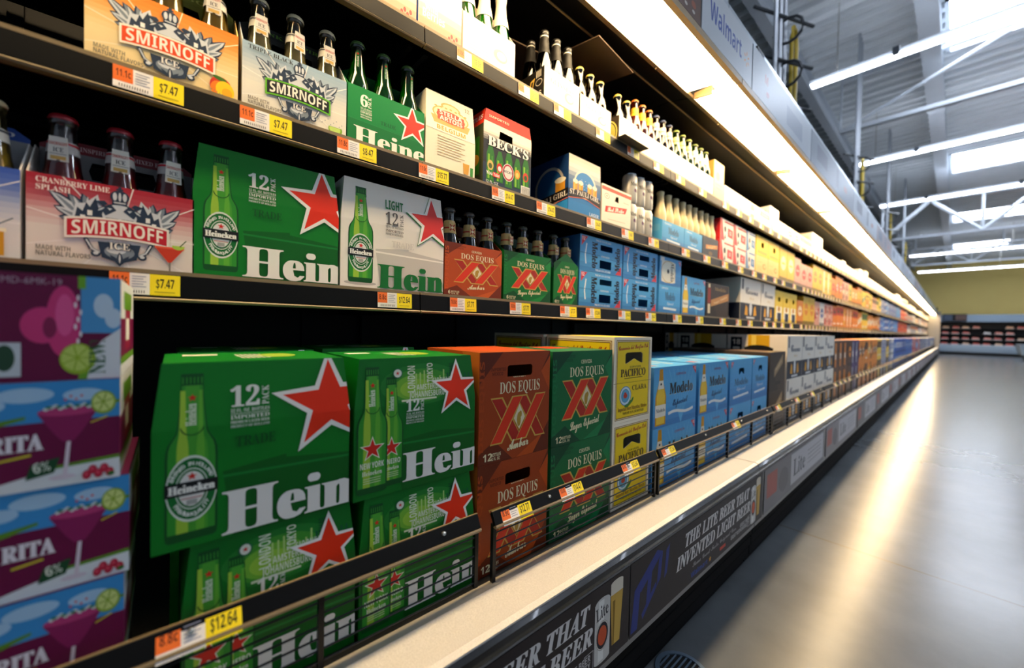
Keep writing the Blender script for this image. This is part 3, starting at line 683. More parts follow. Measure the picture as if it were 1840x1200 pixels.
def art_vodka(top, cream, banner, edge, name, tcol, fruit):
    def art(F, w, h):
        F.grad([cream, cream, cream, mixc(cream, top, .25), mixc(cream, top, .75), top], 16)
        for i in range(9): F.d(mixc(cream, '#ffffff', .35), LN(w*.5, h*.4, w*(.5+.8*math.cos(i*.7)), h*(.4+.9*math.sin(i*.7)), h*.012))
        cx = w*.51; dk, md, lt = '#27364a', '#78848f', '#c6ccd1'
        X = lambda q, *pts: [(cx+q*a*w, b*h) for a, b in pts]
        for q in (-1, 1):                        # spread wings of the double headed crest
            tips = [(.395, .83, .10), (.37, .665, .085), (.345, .55, .075), (.295, .83, .09), (.215, .85, .08)]
            for a, b, t in tips: F.d(dk, LEAF(cx+q*w*.16, h*.5, cx+q*a*w, b*h, h*(t+.05)))
            for a, b, t in tips: F.d(lt if a > .36 else md, LEAF(cx+q*w*.17, h*.51, cx+q*(a-.008)*w, (b-.012)*h, h*t)); F.d(md if a > .36 else lt, LEAF(cx+q*w*.2, h*.53, cx+q*(a-.03)*w, (b-.03)*h, h*t*.4))
            F.d(lt, PG(*X(q, (.28, .5), (.255, .72), (.2, .74), (.13, .86), (.105, .7), (.05, .5))))
            F.d(dk, PG(*X(q, (.265, .5), (.245, .68), (.215, .64), (.195, .75), (.175, .70), (.142, .82), (.122, .68), (.09, .57), (.06, .5))))
            F.d('#e6e6e2', *[R(cx+q*a*w-w*.014, h*(b-.03), cx+q*a*w+w*.014, h*(b+.03)) for a, b in ((.175, .63), (.215, .565), (.14, .55))])
        F.d(dk, EL(cx, h*.62, w*.12, h*.17, 20)).d(lt, EL(cx, h*.63, w*.105, h*.145, 20))
        for q in (-1, 1):
            F.d(dk, PG(*X(q, (.15, .78), (.09, .80), (.07, .765), (.1, .73))), PG(*X(q, (.02, .70), (.05, .76), (.09, .74), (.135, .69), (.125, .63), (.10, .66), (.085, .62), (.06, .65)))).d(lt, PG(*X(q, (.045, .715), (.075, .72), (.06, .69))), LEAF(cx+q*.09*w, .72*h, cx+q*.13*w, .67*h, h*.02))
            F.d(dk, *[PG(*X(q, (.01+.025*k, .60), (.022+.025*k, .53), (.034+.025*k, .60))) for k in range(3)])
        F.d(dk, EL(cx, h*.87, w*.058, h*.08, 16), R(cx-w*.045, h*.775, cx+w*.045, h*.82), R(cx-w*.010, h*.93, cx+w*.010, h*.995), R(cx-w*.022, h*.95, cx+w*.022, h*.97)).d(lt, EL(cx-w*.03, h*.87, w*.013, h*.05, 10), EL(cx, h*.87, w*.009, h*.055, 10), EL(cx+w*.03, h*.87, w*.013, h*.05, 10), R(cx-w*.036, h*.79, cx+w*.036, h*.805))
        F.d(dk, PG((cx-w*.13, h*.3), (cx+w*.13, h*.3), (cx+w*.105, h*.11), (cx+w*.03, h*.07), (cx, h*.015), (cx-w*.03, h*.07), (cx-w*.105, h*.11))).d(md, EL(cx, h*.19, w*.092, h*.085, 18)).d(lt, EL(cx-w*.02, h*.21, w*.06, h*.045, 14)).d(dk, LEAF(cx, h*.03, cx, h*.19, w*.04), LEAF(cx, h*.06, cx-w*.06, h*.15, w*.022), LEAF(cx, h*.06, cx+w*.06, h*.15, w*.022)).d(lt, LEAF(cx, h*.05, cx, h*.17, w*.012))
        for q in (-1, 1): F.d(dk, PL(X(q, (.2, .33), (.165, .2), (.11, .15)), h*.04), EL(cx+q*w*.14, h*.15, w*.03, h*.04, 10)); F.d(lt, PL(X(q, (.195, .31), (.162, .205), (.118, .165)), h*.016), EL(cx+q*w*.14, h*.155, w*.016, h*.02, 10))
        bd = lambda u: h*.05*(1-(u/(w*.32))**2)
        def arc(x0, x1, y0, y1):
            n = 12; o = []
            for i in range(n):
                u0, u1 = x0+(x1-x0)*i/n, x0+(x1-x0)*(i+1)/n
                o.append([(u0, y0+bd(u0-cx)), (u1, y0+bd(u1-cx)), (u1, y1+bd(u1-cx)), (u0, y1+bd(u0-cx))])
            return o
        F.d(edge, arc(cx-w*.315, cx+w*.315, h*.30, h*.545)).d(banner, arc(cx-w*.30, cx+w*.30, h*.325, h*.52))
        F.d('#ece6da', TX('SMIRNOFF', cx, h*.345, h*.155, 'ss', 'c', w*.55, bend=bd))
        F.d(dk, TX('ICE', cx, h*.215, h*.095, 'sb', 'c', w*.135, fat=h*.008)).d('#e8e4da', TX('ICE', cx, h*.22, h*.085, 'sb', 'c', w*.125))
        F.d('#6a6660', TX('MADE WITH', w*.05, h*.14, h*.052, 'ss', 'l', w*.18), TX('NATURAL FLAVORS', w*.05, h*.075, h*.052, 'ss', 'l', w*.29))
        if name: 
            for i, s in enumerate(name): F.d(tcol, TX(s, w*.05, h*(.9-.085*i), h*.062, 'sb', 'l', w*(.4 if len(s) > 7 else .18)))
        fruit(F, w, h)
    return art
def fr_mango(F, w, h):
    F.d('#c8341e', EL(w*.87, h*.16, w*.085, h*.15, 22, rot=.2)).d('#e27a1c', EL(w*.85, h*.13, w*.06, h*.11, 18)).d('#3d6a22', EL(w*.86, h*.28, w*.055, h*.03, 12, rot=-.2)).d('#f2c81e', EL(w*.9, h*.13, w*.07, h*.13, 22, rot=.15)).d('#e8a818', EL(w*.915, h*.1, w*.04, h*.07, 14))
    F.d('#6a7a80', *[EL(w*(.8+.02*i), h*(.1-.01*i), w*.004, h*.008, 6) for i in range(5)])
def fr_lime(F, w, h):
    F.d('#7aa82c', EL(w*.88, h*.10, w*.075, h*.095, 20, a0=math.pi-.4, a1=2*math.pi+.45)).d('#b8d468', EL(w*.875, h*.105, w*.06, h*.075, 18, a0=math.pi-.35, a1=2*math.pi+.4)); F.d('#7a8a90', *[EL(w*(.74+.03*i), h*(.16+.04*(i % 3)), w*.005, h*.01, 6) for i in range(8)])
def fr_cosmo(F, w, h):
    F.d('#c23a20', PG((w*.73, h*.31), (w*.93, h*.31), (w*.84, h*.12), (w*.82, h*.12))).d('#e0563a', R(w*.73, h*.30, w*.93, h*.325)).d('#8a8078', R(w*.825, 0, w*.838, h*.12)).d('#a8c84a', EL(w*.89, h*.35, w*.045, h*.055, 14, a0=math.pi, a1=2*math.pi)).d('#3a5a28', PL([(w*.9, h*.34), (w*.945, h*.43)], h*.012))
def fr_gold(F, w, h):
    F.d('#c89018', R(w*.7, h*.03, w*.93, h*.3)).d('#e8c03a', R(w*.74, h*.03, w*.84, h*.28)).d('#f0e6c8', R(w*.69, h*.29, w*.94, h*.33)).d('#4a5a68', PL([(w*.85, h*.3), (w*.97, h*.45)], h*.012))
def xx(F, cx, cy, w, h, t):
    def X(x0, s, c):
        a = w*.23
        return [(x0-s*a, cy-h/2), (x0-s*a+t, cy-h/2), (x0+s*a+t*.2, cy+h/2), (x0+s*a-t*.8, cy+h/2)]
    xl, xr = cx-w*.24, cx+w*.24
    sl = w*.20
    def st(x, s, g): return [[(x-s*sl-t/2-g, cy-h/2-g), (x-s*sl+t/2+g, cy-h/2-g), (x+s*sl+t/2+g, cy+h/2+g), (x+s*sl-t/2-g, cy+h/2+g)]]
    g = w*.02
    F.d('#c9a24a', st(xl, -1, g), st(xr, -1, g)).d('#a8281c', st(xl, -1, 0), st(xr, -1, 0))
    F.d('#c9a24a', st(xl, 1, g), st(xr, 1, g)).d('#d8361c', st(xl, 1, 0), st(xr, 1, 0))
    F.d('#c9a24a', PG((cx, cy-h*.30), (cx+w*.125, cy), (cx, cy+h*.36), (cx-w*.125, cy))).d('#e2d8b8', PG((cx, cy-h*.27), (cx+w*.11, cy), (cx, cy+h*.32), (cx-w*.11, cy))).d('#b08e3a', EL(cx-w*.01, cy-h*.04, w*.04, h*.17, 12), EL(cx+w*.02, cy+h*.08, w*.03, h*.08, 10))
def art_xx(base, dark, light, script, n, lines=1, off=.0, emb=True):
    def art(F, w, h):
        F.d(base, R(0, 0, w, h))
        F.d(dark, PG((0, h), (w*.3, h), (0, h*.72)), PG((0, 0), (w*.45, 0), (w*.2, h*.2), (0, h*.1)), PG((w*.75, 0), (w, 0), (w, h*.3)), PG((w, h), (w, h*.6), (w*.86, h*.8)))
        F.d(light, PG((w*.86, h*.8), (w, h*.95), (w, h*.6)), PG((w*.5, 0), (w*.75, 0), (w*.9, h*.18)))
        if emb:
            F.d(mixc(base, light, .5), TX('DOS EQUIS', w*.06, h*.12, w*.055, 'ss', 'l', h*.8, rot=math.pi/2))
            F.d(dark, TX('IMPORTED', w*.14, h*(.93+off), h*.028, 'ss', 'l', w*.2), TX('MEXICO', w*.16, h*(.89+off), h*.028, 'ss', 'l', w*.14))
        F.d('#e6dbb0', TX('CERVEZA', w*.53, h*(.86+off), h*.04, 'ss', 'c', w*.18), TX('DOS EQUIS', w*.55, h*(.72+off), h*.105, 'sb', 'c', w*.58))
        xx(F, w*.54, h*(.475+off), w*.72, h*.40, w*.132)
        F.d('#e6dbb0', TX(script, w*.53, h*(.15+off*.6), h*.10, 'scr', 'c', w*.30 if len(script) < 7 else w*.5, rot=.06, fat=h*.003), TX('%d' % n, w*.06, h*.03, h*.065, 'ss', 'l'), TX('BOTTLES', w*(.11 if n < 10 else .16), h*.06, h*.03, 'ss', 'l', w*.13), TX('12 FL. OZ.', w*(.11 if n < 10 else .16), h*.025, h*.026, 'ss', 'l', w*.12))
    return art
def art_xxside(base, dark, light):
    def side(F, d, h):
        F.d(base, R(0, 0, d, h)).d(light, PG((d*.7, h), (d, h), (d, h*.6))).d(dark, PG((0, h*.5), (d*.5, h*.8), (d*.5, h*.2)))
        F.d('#e6dbb0', TX('DOS EQUIS', d*.5, h*.72, h*.1, 'sb', 'c', d*.7)); xx(F, d*.5, h*.46, d*.7, h*.34, d*.13)
    return side
def art_pacifico(F, w, h):
    Y_, br = '#f0cf1c', '#7a4a16'
    F.d('#efe6d0', R(0, 0, w, h)); F.d(br, R(w*.05, h*.035, w*.95, h*.965)).d('#e8d9a8', R(w*.06, h*.042, w*.94, h*.958)).d(br, R(w*.075, h*.052, w*.925, h*.948)).d(Y_, R(w*.085, h*.06, w*.915, h*.94))
    F.d('#b03a1c', TX('Cerveceria del Pacifico S.A.', w*.5, h*.86, h*.055, 'scr', 'c', w*.78, rot=.05, fat=h*.002))
    F.d('#4a3412', TX('CERVEZA', w*.55, h*.635, h*.022, 'ss', 'c', w*.3), TX('PACIFICO', w*.5, h*.535, h*.09, 'sb', 'c', w*.66, fat=h*.004), LN(w*.26, h*.515, w*.74, h*.515, h*.008))
    F.d('#8a6a20', LN(0, h*.465, w, h*.465, h*.005))
    F.d('#3d7fa8', EL(w*.3, h*.31, w*.15, h*.115, 24)).d('#cfe4ee', RING(w*.3, h*.31, w*.135, h*.105, w*.03, 24)).d('#5aa4cc', EL(w*.3, h*.31, w*.095, h*.075, 20)).d('#b8341e', EL(w*.3, h*.31, w*.05, h*.03, 12), R(w*.27, h*.31, w*.32, h*.35))
    F.d('#3f7a2a', EL(w*.42, h*.22, w*.06, h*.022, 10, rot=.6), EL(w*.34, h*.19, w*.06, h*.02, 10, rot=.1), EL(w*.48, h*.25, w*.05, h*.018, 10, rot=.9))
    F.d('#4a3412', TX('CLARA', w*.67, h*.365, h*.06, 'sb', 'c', w*.4)).d('#7a2a14', TX('Imported Beer Mazatlan, Mexico', w*.5, h*.135, h*.045, 'sb', 'c', w*.76)).d('#4a3412', TX('TWELVE-12 FL OZ BOTTLES', w*.52, h*.09, h*.026, 'ss', 'c', w*.56))
def art_pacside(F, d, h):
    F.d('#efe6d0', R(0, 0, d, h)); F.d('#7a4a16', R(d*.03, h*.04, d*.97, h*.96)).d('#e8d9a8', R(d*.04, h*.05, d*.96, h*.95)).d('#7a4a16', R(d*.05, h*.06, d*.95, h*.94)).d('#f0cf1c', R(d*.06, h*.07, d*.94, h*.93))
    F.d('#b03a1c', TX('Cerveceria del Pacifico S.A.', d*.5, h*.82, h*.07, 'scr', 'c', d*.8, fat=h*.003)).d('#4a3412', TX('PACIFICO', d*.5, h*.5, h*.15, 'sb', 'c', d*.7))
BLU, BLU2 = '#4c9fd8', '#3479ba'
def tri12(F, x, y, s, fl=1, num='12'):
    F.d('#d23a44', PG((x, y), (x+s*fl, y), (x, y-s)) if fl > 0 else PG((x-s, y), (x, y), (x, y-s))); F.d('#f4eef0', TX(num, x+.3*s*fl, y-.42*s, s*.32, 'ss', 'c'))
def art_blue_bottle(F, w, h):
    F.grad([BLU2, BLU, '#56a8da', BLU], 10); F.d('#62b2de', *[LN(w*.62, 0, w*(.62+.1*(i-3)), h*.95, w*.012) for i in range(7)])
    Hh = h*.93; cx = w*.15
    F.d('#c98f10', PG(*[(cx+s*r*w, h*.04+z*Hh) for s, l in ((1, [(0, .11), (.5, .115), (.6, .09), (.75, .05), (1, .035)]), (-1, [(1, .035), (.75, .05), (.6, .09), (.5, .115), (0, .11)])) for z, r in l])).d('#f0c83a', PG(*[(cx+s*r*w, h*.06+z*Hh) for s, l in ((1, [(0, .085), (.5, .09), (.6, .07), (.7, .04)]), (-1, [(.7, .04), (.6, .07), (.5, .09), (0, .085)])) for z, r in l]))
    F.d('#efe8d6', R(cx-w*.11, h*.18, cx+w*.11, h*.38), PG((cx-w*.045, h*.78), (cx+w*.045, h*.78), (cx+w*.065, h*.64), (cx-w*.065, h*.64))).d('#1c1c20', TX('Modelo', cx, h*.26, h*.06, 'sb', 'c', w*.19), EL(cx, h*.72, w*.018, h*.02, 10))
    F.d('#e8e4dc', TX('Modelo', w*.625, h*.52, h*.2, 'sb', 'c', w*.57)).d('#16181e', TX('Modelo', w*.62, h*.525, h*.195, 'sb', 'c', w*.56, fat=w*.004))
    F.d('#173a6a', TX('Especial', w*.6, h*.33, h*.12, 'scr', 'c', w*.36, rot=.06, fat=h*.004)).d('#8a3a6a', TX('CERVEZA', w*.6, h*.84, h*.04, 'ss', 'c', w*.24))
    F.d('#e9ecea', *[LN(w*(.32+.1*i), h*(.2+.025*math.sin(i*1.1)), w*(.42+.1*i), h*(.2+.025*math.sin(i*1.1+1.1)), h*.05) for i in range(6)])
    tri12(F, w*.98, h*.97, h*.15, -1)
def art_blue_cans(F, w, h):
    F.grad([BLU2, BLU, BLU, '#4f9fd8'], 8); tri12(F, w*.03, h*.97, h*.28, 1)
    F.d('#d23a44', PG((w*.97, h*.03), (w*.97, h*.3), (w*.82, h*.03)))
    F.d('#15161c', TX('Modelo', w*.26, h*.86, w*.125, 'sb', 'l', h*.74, rot=-math.pi/2, fat=w*.004), TX('Modelo', w*.93, h*.14, w*.125, 'sb', 'l', h*.7, rot=math.pi/2, fat=w*.004))
    F.d('#e4ecf2', TX('TWELVE 12 FL OZ CANS', w*.52, h*.9, h*.05, 'ss', 'c', w*.36), TX('TWELVE 12 FL OZ CANS', w*.52, h*.04, h*.05, 'ss', 'c', w*.36), PL([(w*.13, h*.2), (w*.11, h*.45), (w*.14, h*.78)], h*.05)).d('#dfe9f0', TX('CERVEZA', w*.57, h*.47, h*.045, 'ss', 'c', w*.2)).d('#1d5a96', LN(0, h*.5, w*.44, h*.5, h*.012), LN(w*.68, h*.45, w, h*.44, h*.012))
def art_blue_can_end(F, w, h):
    F.grad([BLU2, BLU, '#4f9fd8'], 8); F.d('#ece6d4', R(w*.08, h*.12, w*.72, h*.84), EL(w*.4, h*.14, w*.32, h*.06), EL(w*.4, h*.82, w*.32, h*.06)).d('#c9a24a', RING(w*.4, h*.48, w*.33, h*.4, w*.015)).d('#15161c', TX('Modelo', w*.5, h*.82, w*.14, 'sb', 'l', h*.66, rot=-math.pi/2), EL(w*.38, h*.5, w*.05, h*.08)); tri12(F, w*.97, h*.95, h*.2, -1)
    F.d('#e6e6e2', R(w*.04, h*.84, w*.2, h*.98))
def art_blue_six(F, w, h):
    F.grad([BLU2, BLU, BLU, '#5fb0e0'], 8); F.d('#2a2018', TX('Modelo', w*.5, h*.46, h*.3, 'sb', 'c', w*.46)).d('#dfeaf0', TX('Especial', w*.52, h*.3, h*.12, 'scr', 'c', w*.3), LN(w*.2, h*.17, w*.8, h*.14, h*.08), TX('CERVEZA', w*.1, h*.85, h*.07, 'ss', 'l', w*.3))
def art_dark_six(F, w, h):
    F.d('#23262e', R(0, 0, w, h)).d('#c8823a', PG((w*.2, h*.38), (w*.95, h*.52), (w*.95, h*.72), (w*.2, h*.58))).d('#e8c48a', TX('Negra', w*.57, h*.5, h*.11, 'sb', 'c', w*.5, rot=.2)).d('#6a5230', EL(w*.5, h*.2, w*.12, h*.1))
def art_dark12(F, w, h):
    F.d('#33241c', R(0, 0, w, h)).d('#241814', PG((0, 0), (w*.5, 0), (0, h))).d('#b8824a', PG((w*.2, h*.3), (w, h*.55), (w, h*.78), (w*.2, h*.5))).d('#e3c79a', TX('Negra Modelo', w*.62, h*.5, h*.07, 'sb', 'c', w*.6, rot=.25)).d('#8a2a1c', R(w*.06, h*.4, w*.18, h*.85)).d('#d8c8a8', R(w*.07, h*.1, w*.17, h*.38), R(w*.08, h*.86, w*.16, h*.97)).d('#9a7a4a', TX('Modelo', w*.6, h*.8, h*.1, 'sb', 'c', w*.5))
def art_darktall(F, w, h):
    F.d('#43352c', R(0, 0, w, h)).d('#2f251f', PG((0, 0), (w*.6, 0), (0, h*.8))).d('#a58a66', PG((w*.3, h*.35), (w*.85, h*.7), (w*.85, h*.95), (w*.3, h*.55))).d('#d8c6a0', TX('Negra', w*.58, h*.62, h*.08, 'sb', 'c', w*.4, rot=.5)).d('#1c1614', R(w*.4, h*.15, w*.7, h*.24))
def art_corona(F, w, h):
    F.d('#ece7dc', R(0, 0, w, h)).d('#1b2438', R(0, 0, w, h*.4)).d('#2c3a54', TX('Corona', w*.54, h*.62, h*.18, 'scr', 'c', w*.62, fat=h*.006)).d('#c9a24a', TX('Extra', w*.55, h*.5, h*.07, 'scr', 'c', w*.22)).d('#d8dce0', EL(w*.5, h*.27, w*.07, h*.17, 16), R(w*.3, h*.03, w*.7, h*.075))
    for s in (-1, 1): F.d('#e0a024', PG((w*(.5+s*.14), h*.1), (w*(.5+s*.3), h*.12), (w*(.5+s*.24), h*.36), (w*(.5+s*.16), h*.3)))
    F.d('#1b2438', R(w*.06, h*.72, w*.13, h*.97))
def art_corside(F, d, h):
    F.d('#efe6dc', R(0, 0, d, h)).d('#d8a81c', R(d*.36, h*.2, d*.72, h), EL(d*.54, h*.3, d*.3, h*.3, 24)).d('#f0d060', R(d*.42, h*.3, d*.5, h)).d('#14141a', R(d*.3, h*.56, d*.78, h*.7), EL(d*.54, h*.66, d*.24, h*.1)).d('#dfe6d8', EL(d*.54, h*.36, d*.16, h*.08)).d('#161b2a', R(d*.06, h*.5, d*.26, h*.94)).d('#e8e4dc', TX('18', d*.16, h*.76, h*.12, 'ss', 'c', d*.14), R(d*.1, h*.6, d*.22, h*.7))
def art_corside2(F, d, h):
    F.d('#ece7dc', R(0, 0, d, h)).d('#1b2438', R(0, 0, d, h*.4)).d('#e2a628', EL(d*.5, h*.2, d*.2, h*.09)).d('#1b2438', EL(d*.5, h*.2, d*.1, h*.045)).d('#d8dce0', R(d*.25, h*.03, d*.75, h*.07))
def art_yelhole(F, w, h):
    F.d('#e8c63a', R(0, 0, w, h)).d('#f2ead2', R(w*.12, h*.1, w*.88, h*.5)).d('#1d2a4a', R(w*.3, h*.02, w*.8, h*.3)).d('#c98a18', EL(w*.5, h*.42, w*.15, h*.08))
def art_rita(new=False):
    def art(F, w, h):
        pu = '#6a0f3f'; F.d(pu, R(0, 0, w*.5, h)); F.ox = w*.5; w = w*.5
        F.d(pu, R(0, 0, w, h)); 
        if new:
            F.d('#4f9ad0', R(w*.68, h*.45, w, h)).d('#c9dcec', EL(w*.86, h*.72, w*.08, h*.12), EL(w*.94, h*.6, w*.07, h*.1)).d('#e4e6e8', PG((w*.72, 0), (w, 0), (w, h*.5), (w*.85, h*.38), (w*.72, h*.2))).d('#6fa82c', R(w*.66, h*.88, w*.72, h), PG((w*.66, 0), (w*.73, 0), (w*.76, h*.16), (w*.68, h*.16)))
            F.d('#d23a78', EL(w*.55, h*.56, w*.13, h*.34, 24), EL(w*.40, h*.52, w*.16, h*.17, 20)).d('#e65a94', EL(w*.56, h*.62, w*.07, h*.2)).d('#8a2250', EL(w*.45, h*.5, w*.05, h*.1)).d('#f0e4e8', *[EL(w*(.64+.02*(i % 3)), h*(.3+.07*i), w*.012, h*.03, 8) for i in range(8)])
            F.d('#9ab82c', EL(w*.66, h*.2, w*.14, h*.15, 22)).d('#c3d66a', EL(w*.655, h*.21, w*.12, h*.125, 20)).d('#9ab82c', *[LN(w*.655, h*.21, w*(.655+.12*math.cos(a)), h*(.21+.12*math.sin(a)), h*.012) for a in (0, .9, 1.8, 2.7, 3.6, 4.5, 5.4)])
            F.d('#cfd4d8', R(w*.02, h*.05, w*.25, h*.36)).d('#2a4a34', EL(w*.14, h*.22, w*.07, h*.12)); F.d('#b89aa8', TX('MD-6MK-19', w*.12, h*.9, h*.06, 'n', 'l', w*.42)); F.d('#1e5a2a', TX('NEW!', w*.875, h*.05, h*.11, 'sb', 'l', h*.33, rot=math.pi/2))
        else:
            F.d('#3a8fce', R(0, h*.62, w, h)).d('#a8cbe6', EL(w*.3, h*.88, w*.2, h*.07), EL(w*.72, h*.86, w*.16, h*.06), EL(w*.05, h*.8, w*.12, h*.06)).d('#5a8a24', PG((0, h*.58), (w*.3, h*.66), (w*.3, h*.69), (0, h*.64)), PG((w*.75, h*.72), (w, h*.76), (w, h*.79), (w*.75, h*.75)))
            F.d('#dfe3e6', PG((0, 0), (w, 0), (w, h*.22), (w*.55, h*.19), (0, h*.06))).d('#5a8a24', PG((w*.5, h*.17), (w, h*.2), (w, h*.235), (w*.5, h*.2)))
            F.d('#8a1f58', PG((w*.38, h*.7), (w*.82, h*.7), (w*.70, h*.5), (w*.64, h*.42), (w*.56, h*.42), (w*.5, h*.5))).d('#b83a72', EL(w*.6, h*.71, w*.22, h*.045)).d('#d8e0da', *[EL(w*(.44+.035*i), h*(.74+.012*(i % 3)), w*.02, h*.018, 8) for i in range(10)]).d('#3a7a5a', *[EL(w*(.46+.07*i), h*.755, w*.025, h*.014, 8) for i in range(5)])
            F.d('#d9cbd6', PG((w*.59, h*.42), (w*.62, h*.42), (w*.595, h*.1), (w*.56, h*.1)), EL(w*.56, h*.085, w*.1, h*.025)).d('#d23a5a', *[EL(w*(.58+.04*i), h*(.82+.03*(i % 2)), w*.012, h*.012, 6) for i in range(4)])
            F.d('#8aa82a', EL(w*.87, h*.77, w*.1, h*.115, 20)).d('#cfdc86', EL(w*.868, h*.775, w*.085, h*.095, 20)).d('#8aa82a', *[LN(w*.868, h*.775, w*(.868+.08*math.cos(a)), h*(.775+.09*math.sin(a)), h*.01) for a in (.3, 1.3, 2.3, 3.3, 4.3, 5.3)]); F.d('#d8c832', LN(w*.77, h*.58, w*.9, h*.63, h*.012), LN(w*.12, h*.3, w*.34, h*.33, h*.02))
            F.d('#ece4ea', TX('RITA', w*.42, h*.37, h*.15, 'sb', 'r', w*.36, fat=h*.006)); F.d('#1c4a2a', PG((w*.3, h*.1), (w*.5, h*.14), (w*.54, h*.28), (w*.34, h*.24))).d('#e6ead8', TX('6%', w*.42, h*.16, h*.09, 'ss', 'c', w*.12, rot=.15))
            F.d('#b8243e', *[EL(w*(.74+.045*i), h*(.07+.045*(i % 2)), w*.035, h*.045, 12) for i in range(5)]).d('#d64a60', *[EL(w*(.735+.045*i), h*(.08+.045*(i % 2)), w*.015, h*.02, 8) for i in range(5)]).d('#2f6a2a', EL(w*.93, h*.05, w*.03, h*.02))
    return art
def art_ritaside(F, d, h):
    F.d('#c9cdd0', R(0, 0, d, h)).d('#6a0f3f', R(0, h*.2, d, h*.6)).d('#8a1f3c', R(d*.3, h*.25, d*.7, h*.8)).d('#e0dcd8', R(d*.35, h*.35, d*.6, h*.6)).d('#5a8a24', R(0, h*.12, d, h*.2), R(d*.2, h*.7, d*.8, h*.9))
def art_stella(F, w, h):
    F.d('#ece3cb', R(0, 0, w, h)); F.d('#bf9f58', EL(w*.5, h*.75, w*.37, h*.115, 26), EL(w*.5, h*.86, w*.2, h*.06, 16), PG((w*.1, h*.7), (w*.9, h*.7), (w*.84, h*.60), (w*.16, h*.60))).d('#e6d6a4', EL(w*.5, h*.75, w*.34, h*.1, 26), EL(w*.5, h*.86, w*.16, h*.04, 14)).d('#b8984c', *[EL(w*(.2+.1*i), h*(.845-.006*abs(i-3)), w*.03, h*.012, 8) for i in range(7)])
    F.d('#d2452c', EL(w*.5, h*.73, w*.29, h*.08, 26), R(w*.23, h*.66, w*.77, h*.79)).d('#f4ead8', TX('STELLA', w*.5, h*.735, h*.055, 'ss', 'c', w*.46), TX('ARTOIS', w*.5, h*.665, h*.055, 'ss', 'c', w*.46))
    F.d('#d2952e', TX('BELGIUM', w*.5, h*.525, h*.055, 'ss', 'c', w*.58)).d('#7a6a4c', LN(0, h*.5, w, h*.5, h*.004)).d('#a8946a', *[LN(w*.22, h*(.44-.035*i), w*(.78-.08*(i % 2)), h*(.44-.035*i), h*.008) for i in range(8)])
    F.d('#d29a3a', PG((w*.76, h*.05), (w*.86, h*.05), (w*.88, h*.19), (w*.74, h*.19))).d('#3a8a34', R(w*.9, h*.03, w*.96, h*.16)).d('#8a7a5a', TX('12', w*.84, h*.9, h*.05, 'sb', 'c'))
def art_becks(F, w, h):
    F.d('#1c2128', R(0, 0, w, h)).d('#d8321e', R(0, h*.84, w, h)); F.grad(['#5a5a58', '#f0ead8', '#e4dccb'], 8, y0=h*.6, y1=h*.84)
    F.d('#1d3046', R(0, 0, w, h*.3)); random.seed(3)
    for i in range(5):
        x = w*(.14+.185*i); hh = h*(.5 if i % 2 else .56); F.d('#1f6a1c', R(x-w*.075, h*(.06+.03*(i % 2)), x+w*.075, hh*.75), PG((x-w*.075, hh*.75), (x+w*.075, hh*.75), (x+w*.03, hh), (x-w*.03, hh))).d('#7ab52c', R(x-w*.05, h*.1, x-w*.015, hh*.75)).d('#3f8a24', R(x+w*.02, h*.1, x+w*.045, hh*.72))
        F.d(['#c9b060', '#b8301e', '#d8d4cc', '#d88a24', '#c23a1e'][i], EL(x, h*.28, w*.06, h*.065)).d(['#4a5a24', '#e0dcd4', '#a82a34', '#e8c460', '#2a5a20'][i], EL(x, h*.27, w*.035, h*.035))
    F.d('#d8d4d0', EL(w*.5, h*.26, w*.12, h*.12)).d('#b02a38', RING(w*.5, h*.26, w*.11, h*.11, w*.025)).d('#1a2a3a', TX("BECK'S", w*.5, h*.25, h*.03, 'ss', 'c', w*.2))
    F.d('#14161a', TX("BECK'S", w*.515, h*.53, h*.13, 'sb', 'c', w*.86, fat=w*.016)).d('#eceae2', TX("BECK'S", w*.51, h*.535, h*.125, 'sb', 'c', w*.84, fat=w*.006))
    F.d('#eceae2', TX('You', w*.06, h*.15, h*.045, 'ss', 'l', w*.12), TX('12 FL OZ', w*.06, h*.04, h*.035, 'n', 'l', w*.24)).d('#d8321e', R(w*.19, h*.14, w*.33, h*.2)).d('#eceae2', TX('Tube', w*.2, h*.15, h*.04, 'ss', 'l', w*.12), R(w*.78, h*.02, w*.98, h*.15)).d('#1a1a1c', *[R(w*(.8+.018*i), h*.035, w*(.808+.018*i), h*.14) for i in range(10)]).d('#f0c8a8', TX('IMPORTED', w*.3, h*.9, h*.03, 'ss', 'c', w*.4))
def art_becksside(F, d, h):
    F.d('#3a4028', R(0, 0, d, h)).d('#d8321e', R(0, h*.8, d, h)).d('#2f7a1e', R(d*.3, h*.1, d*.55, h*.6), R(d*.65, h*.15, d*.9, h*.65)).d('#8ab52c', R(d*.35, h*.2, d*.42, h*.6), R(d*.7, h*.2, d*.77, h*.6)).d('#c8902a', EL(d*.78, h*.35, d*.12, h*.08)).d('#f2e6dc', TX('12 BOTTLES', d*.95, h*.87, h*.06, 'ss', 'r', d*.6))
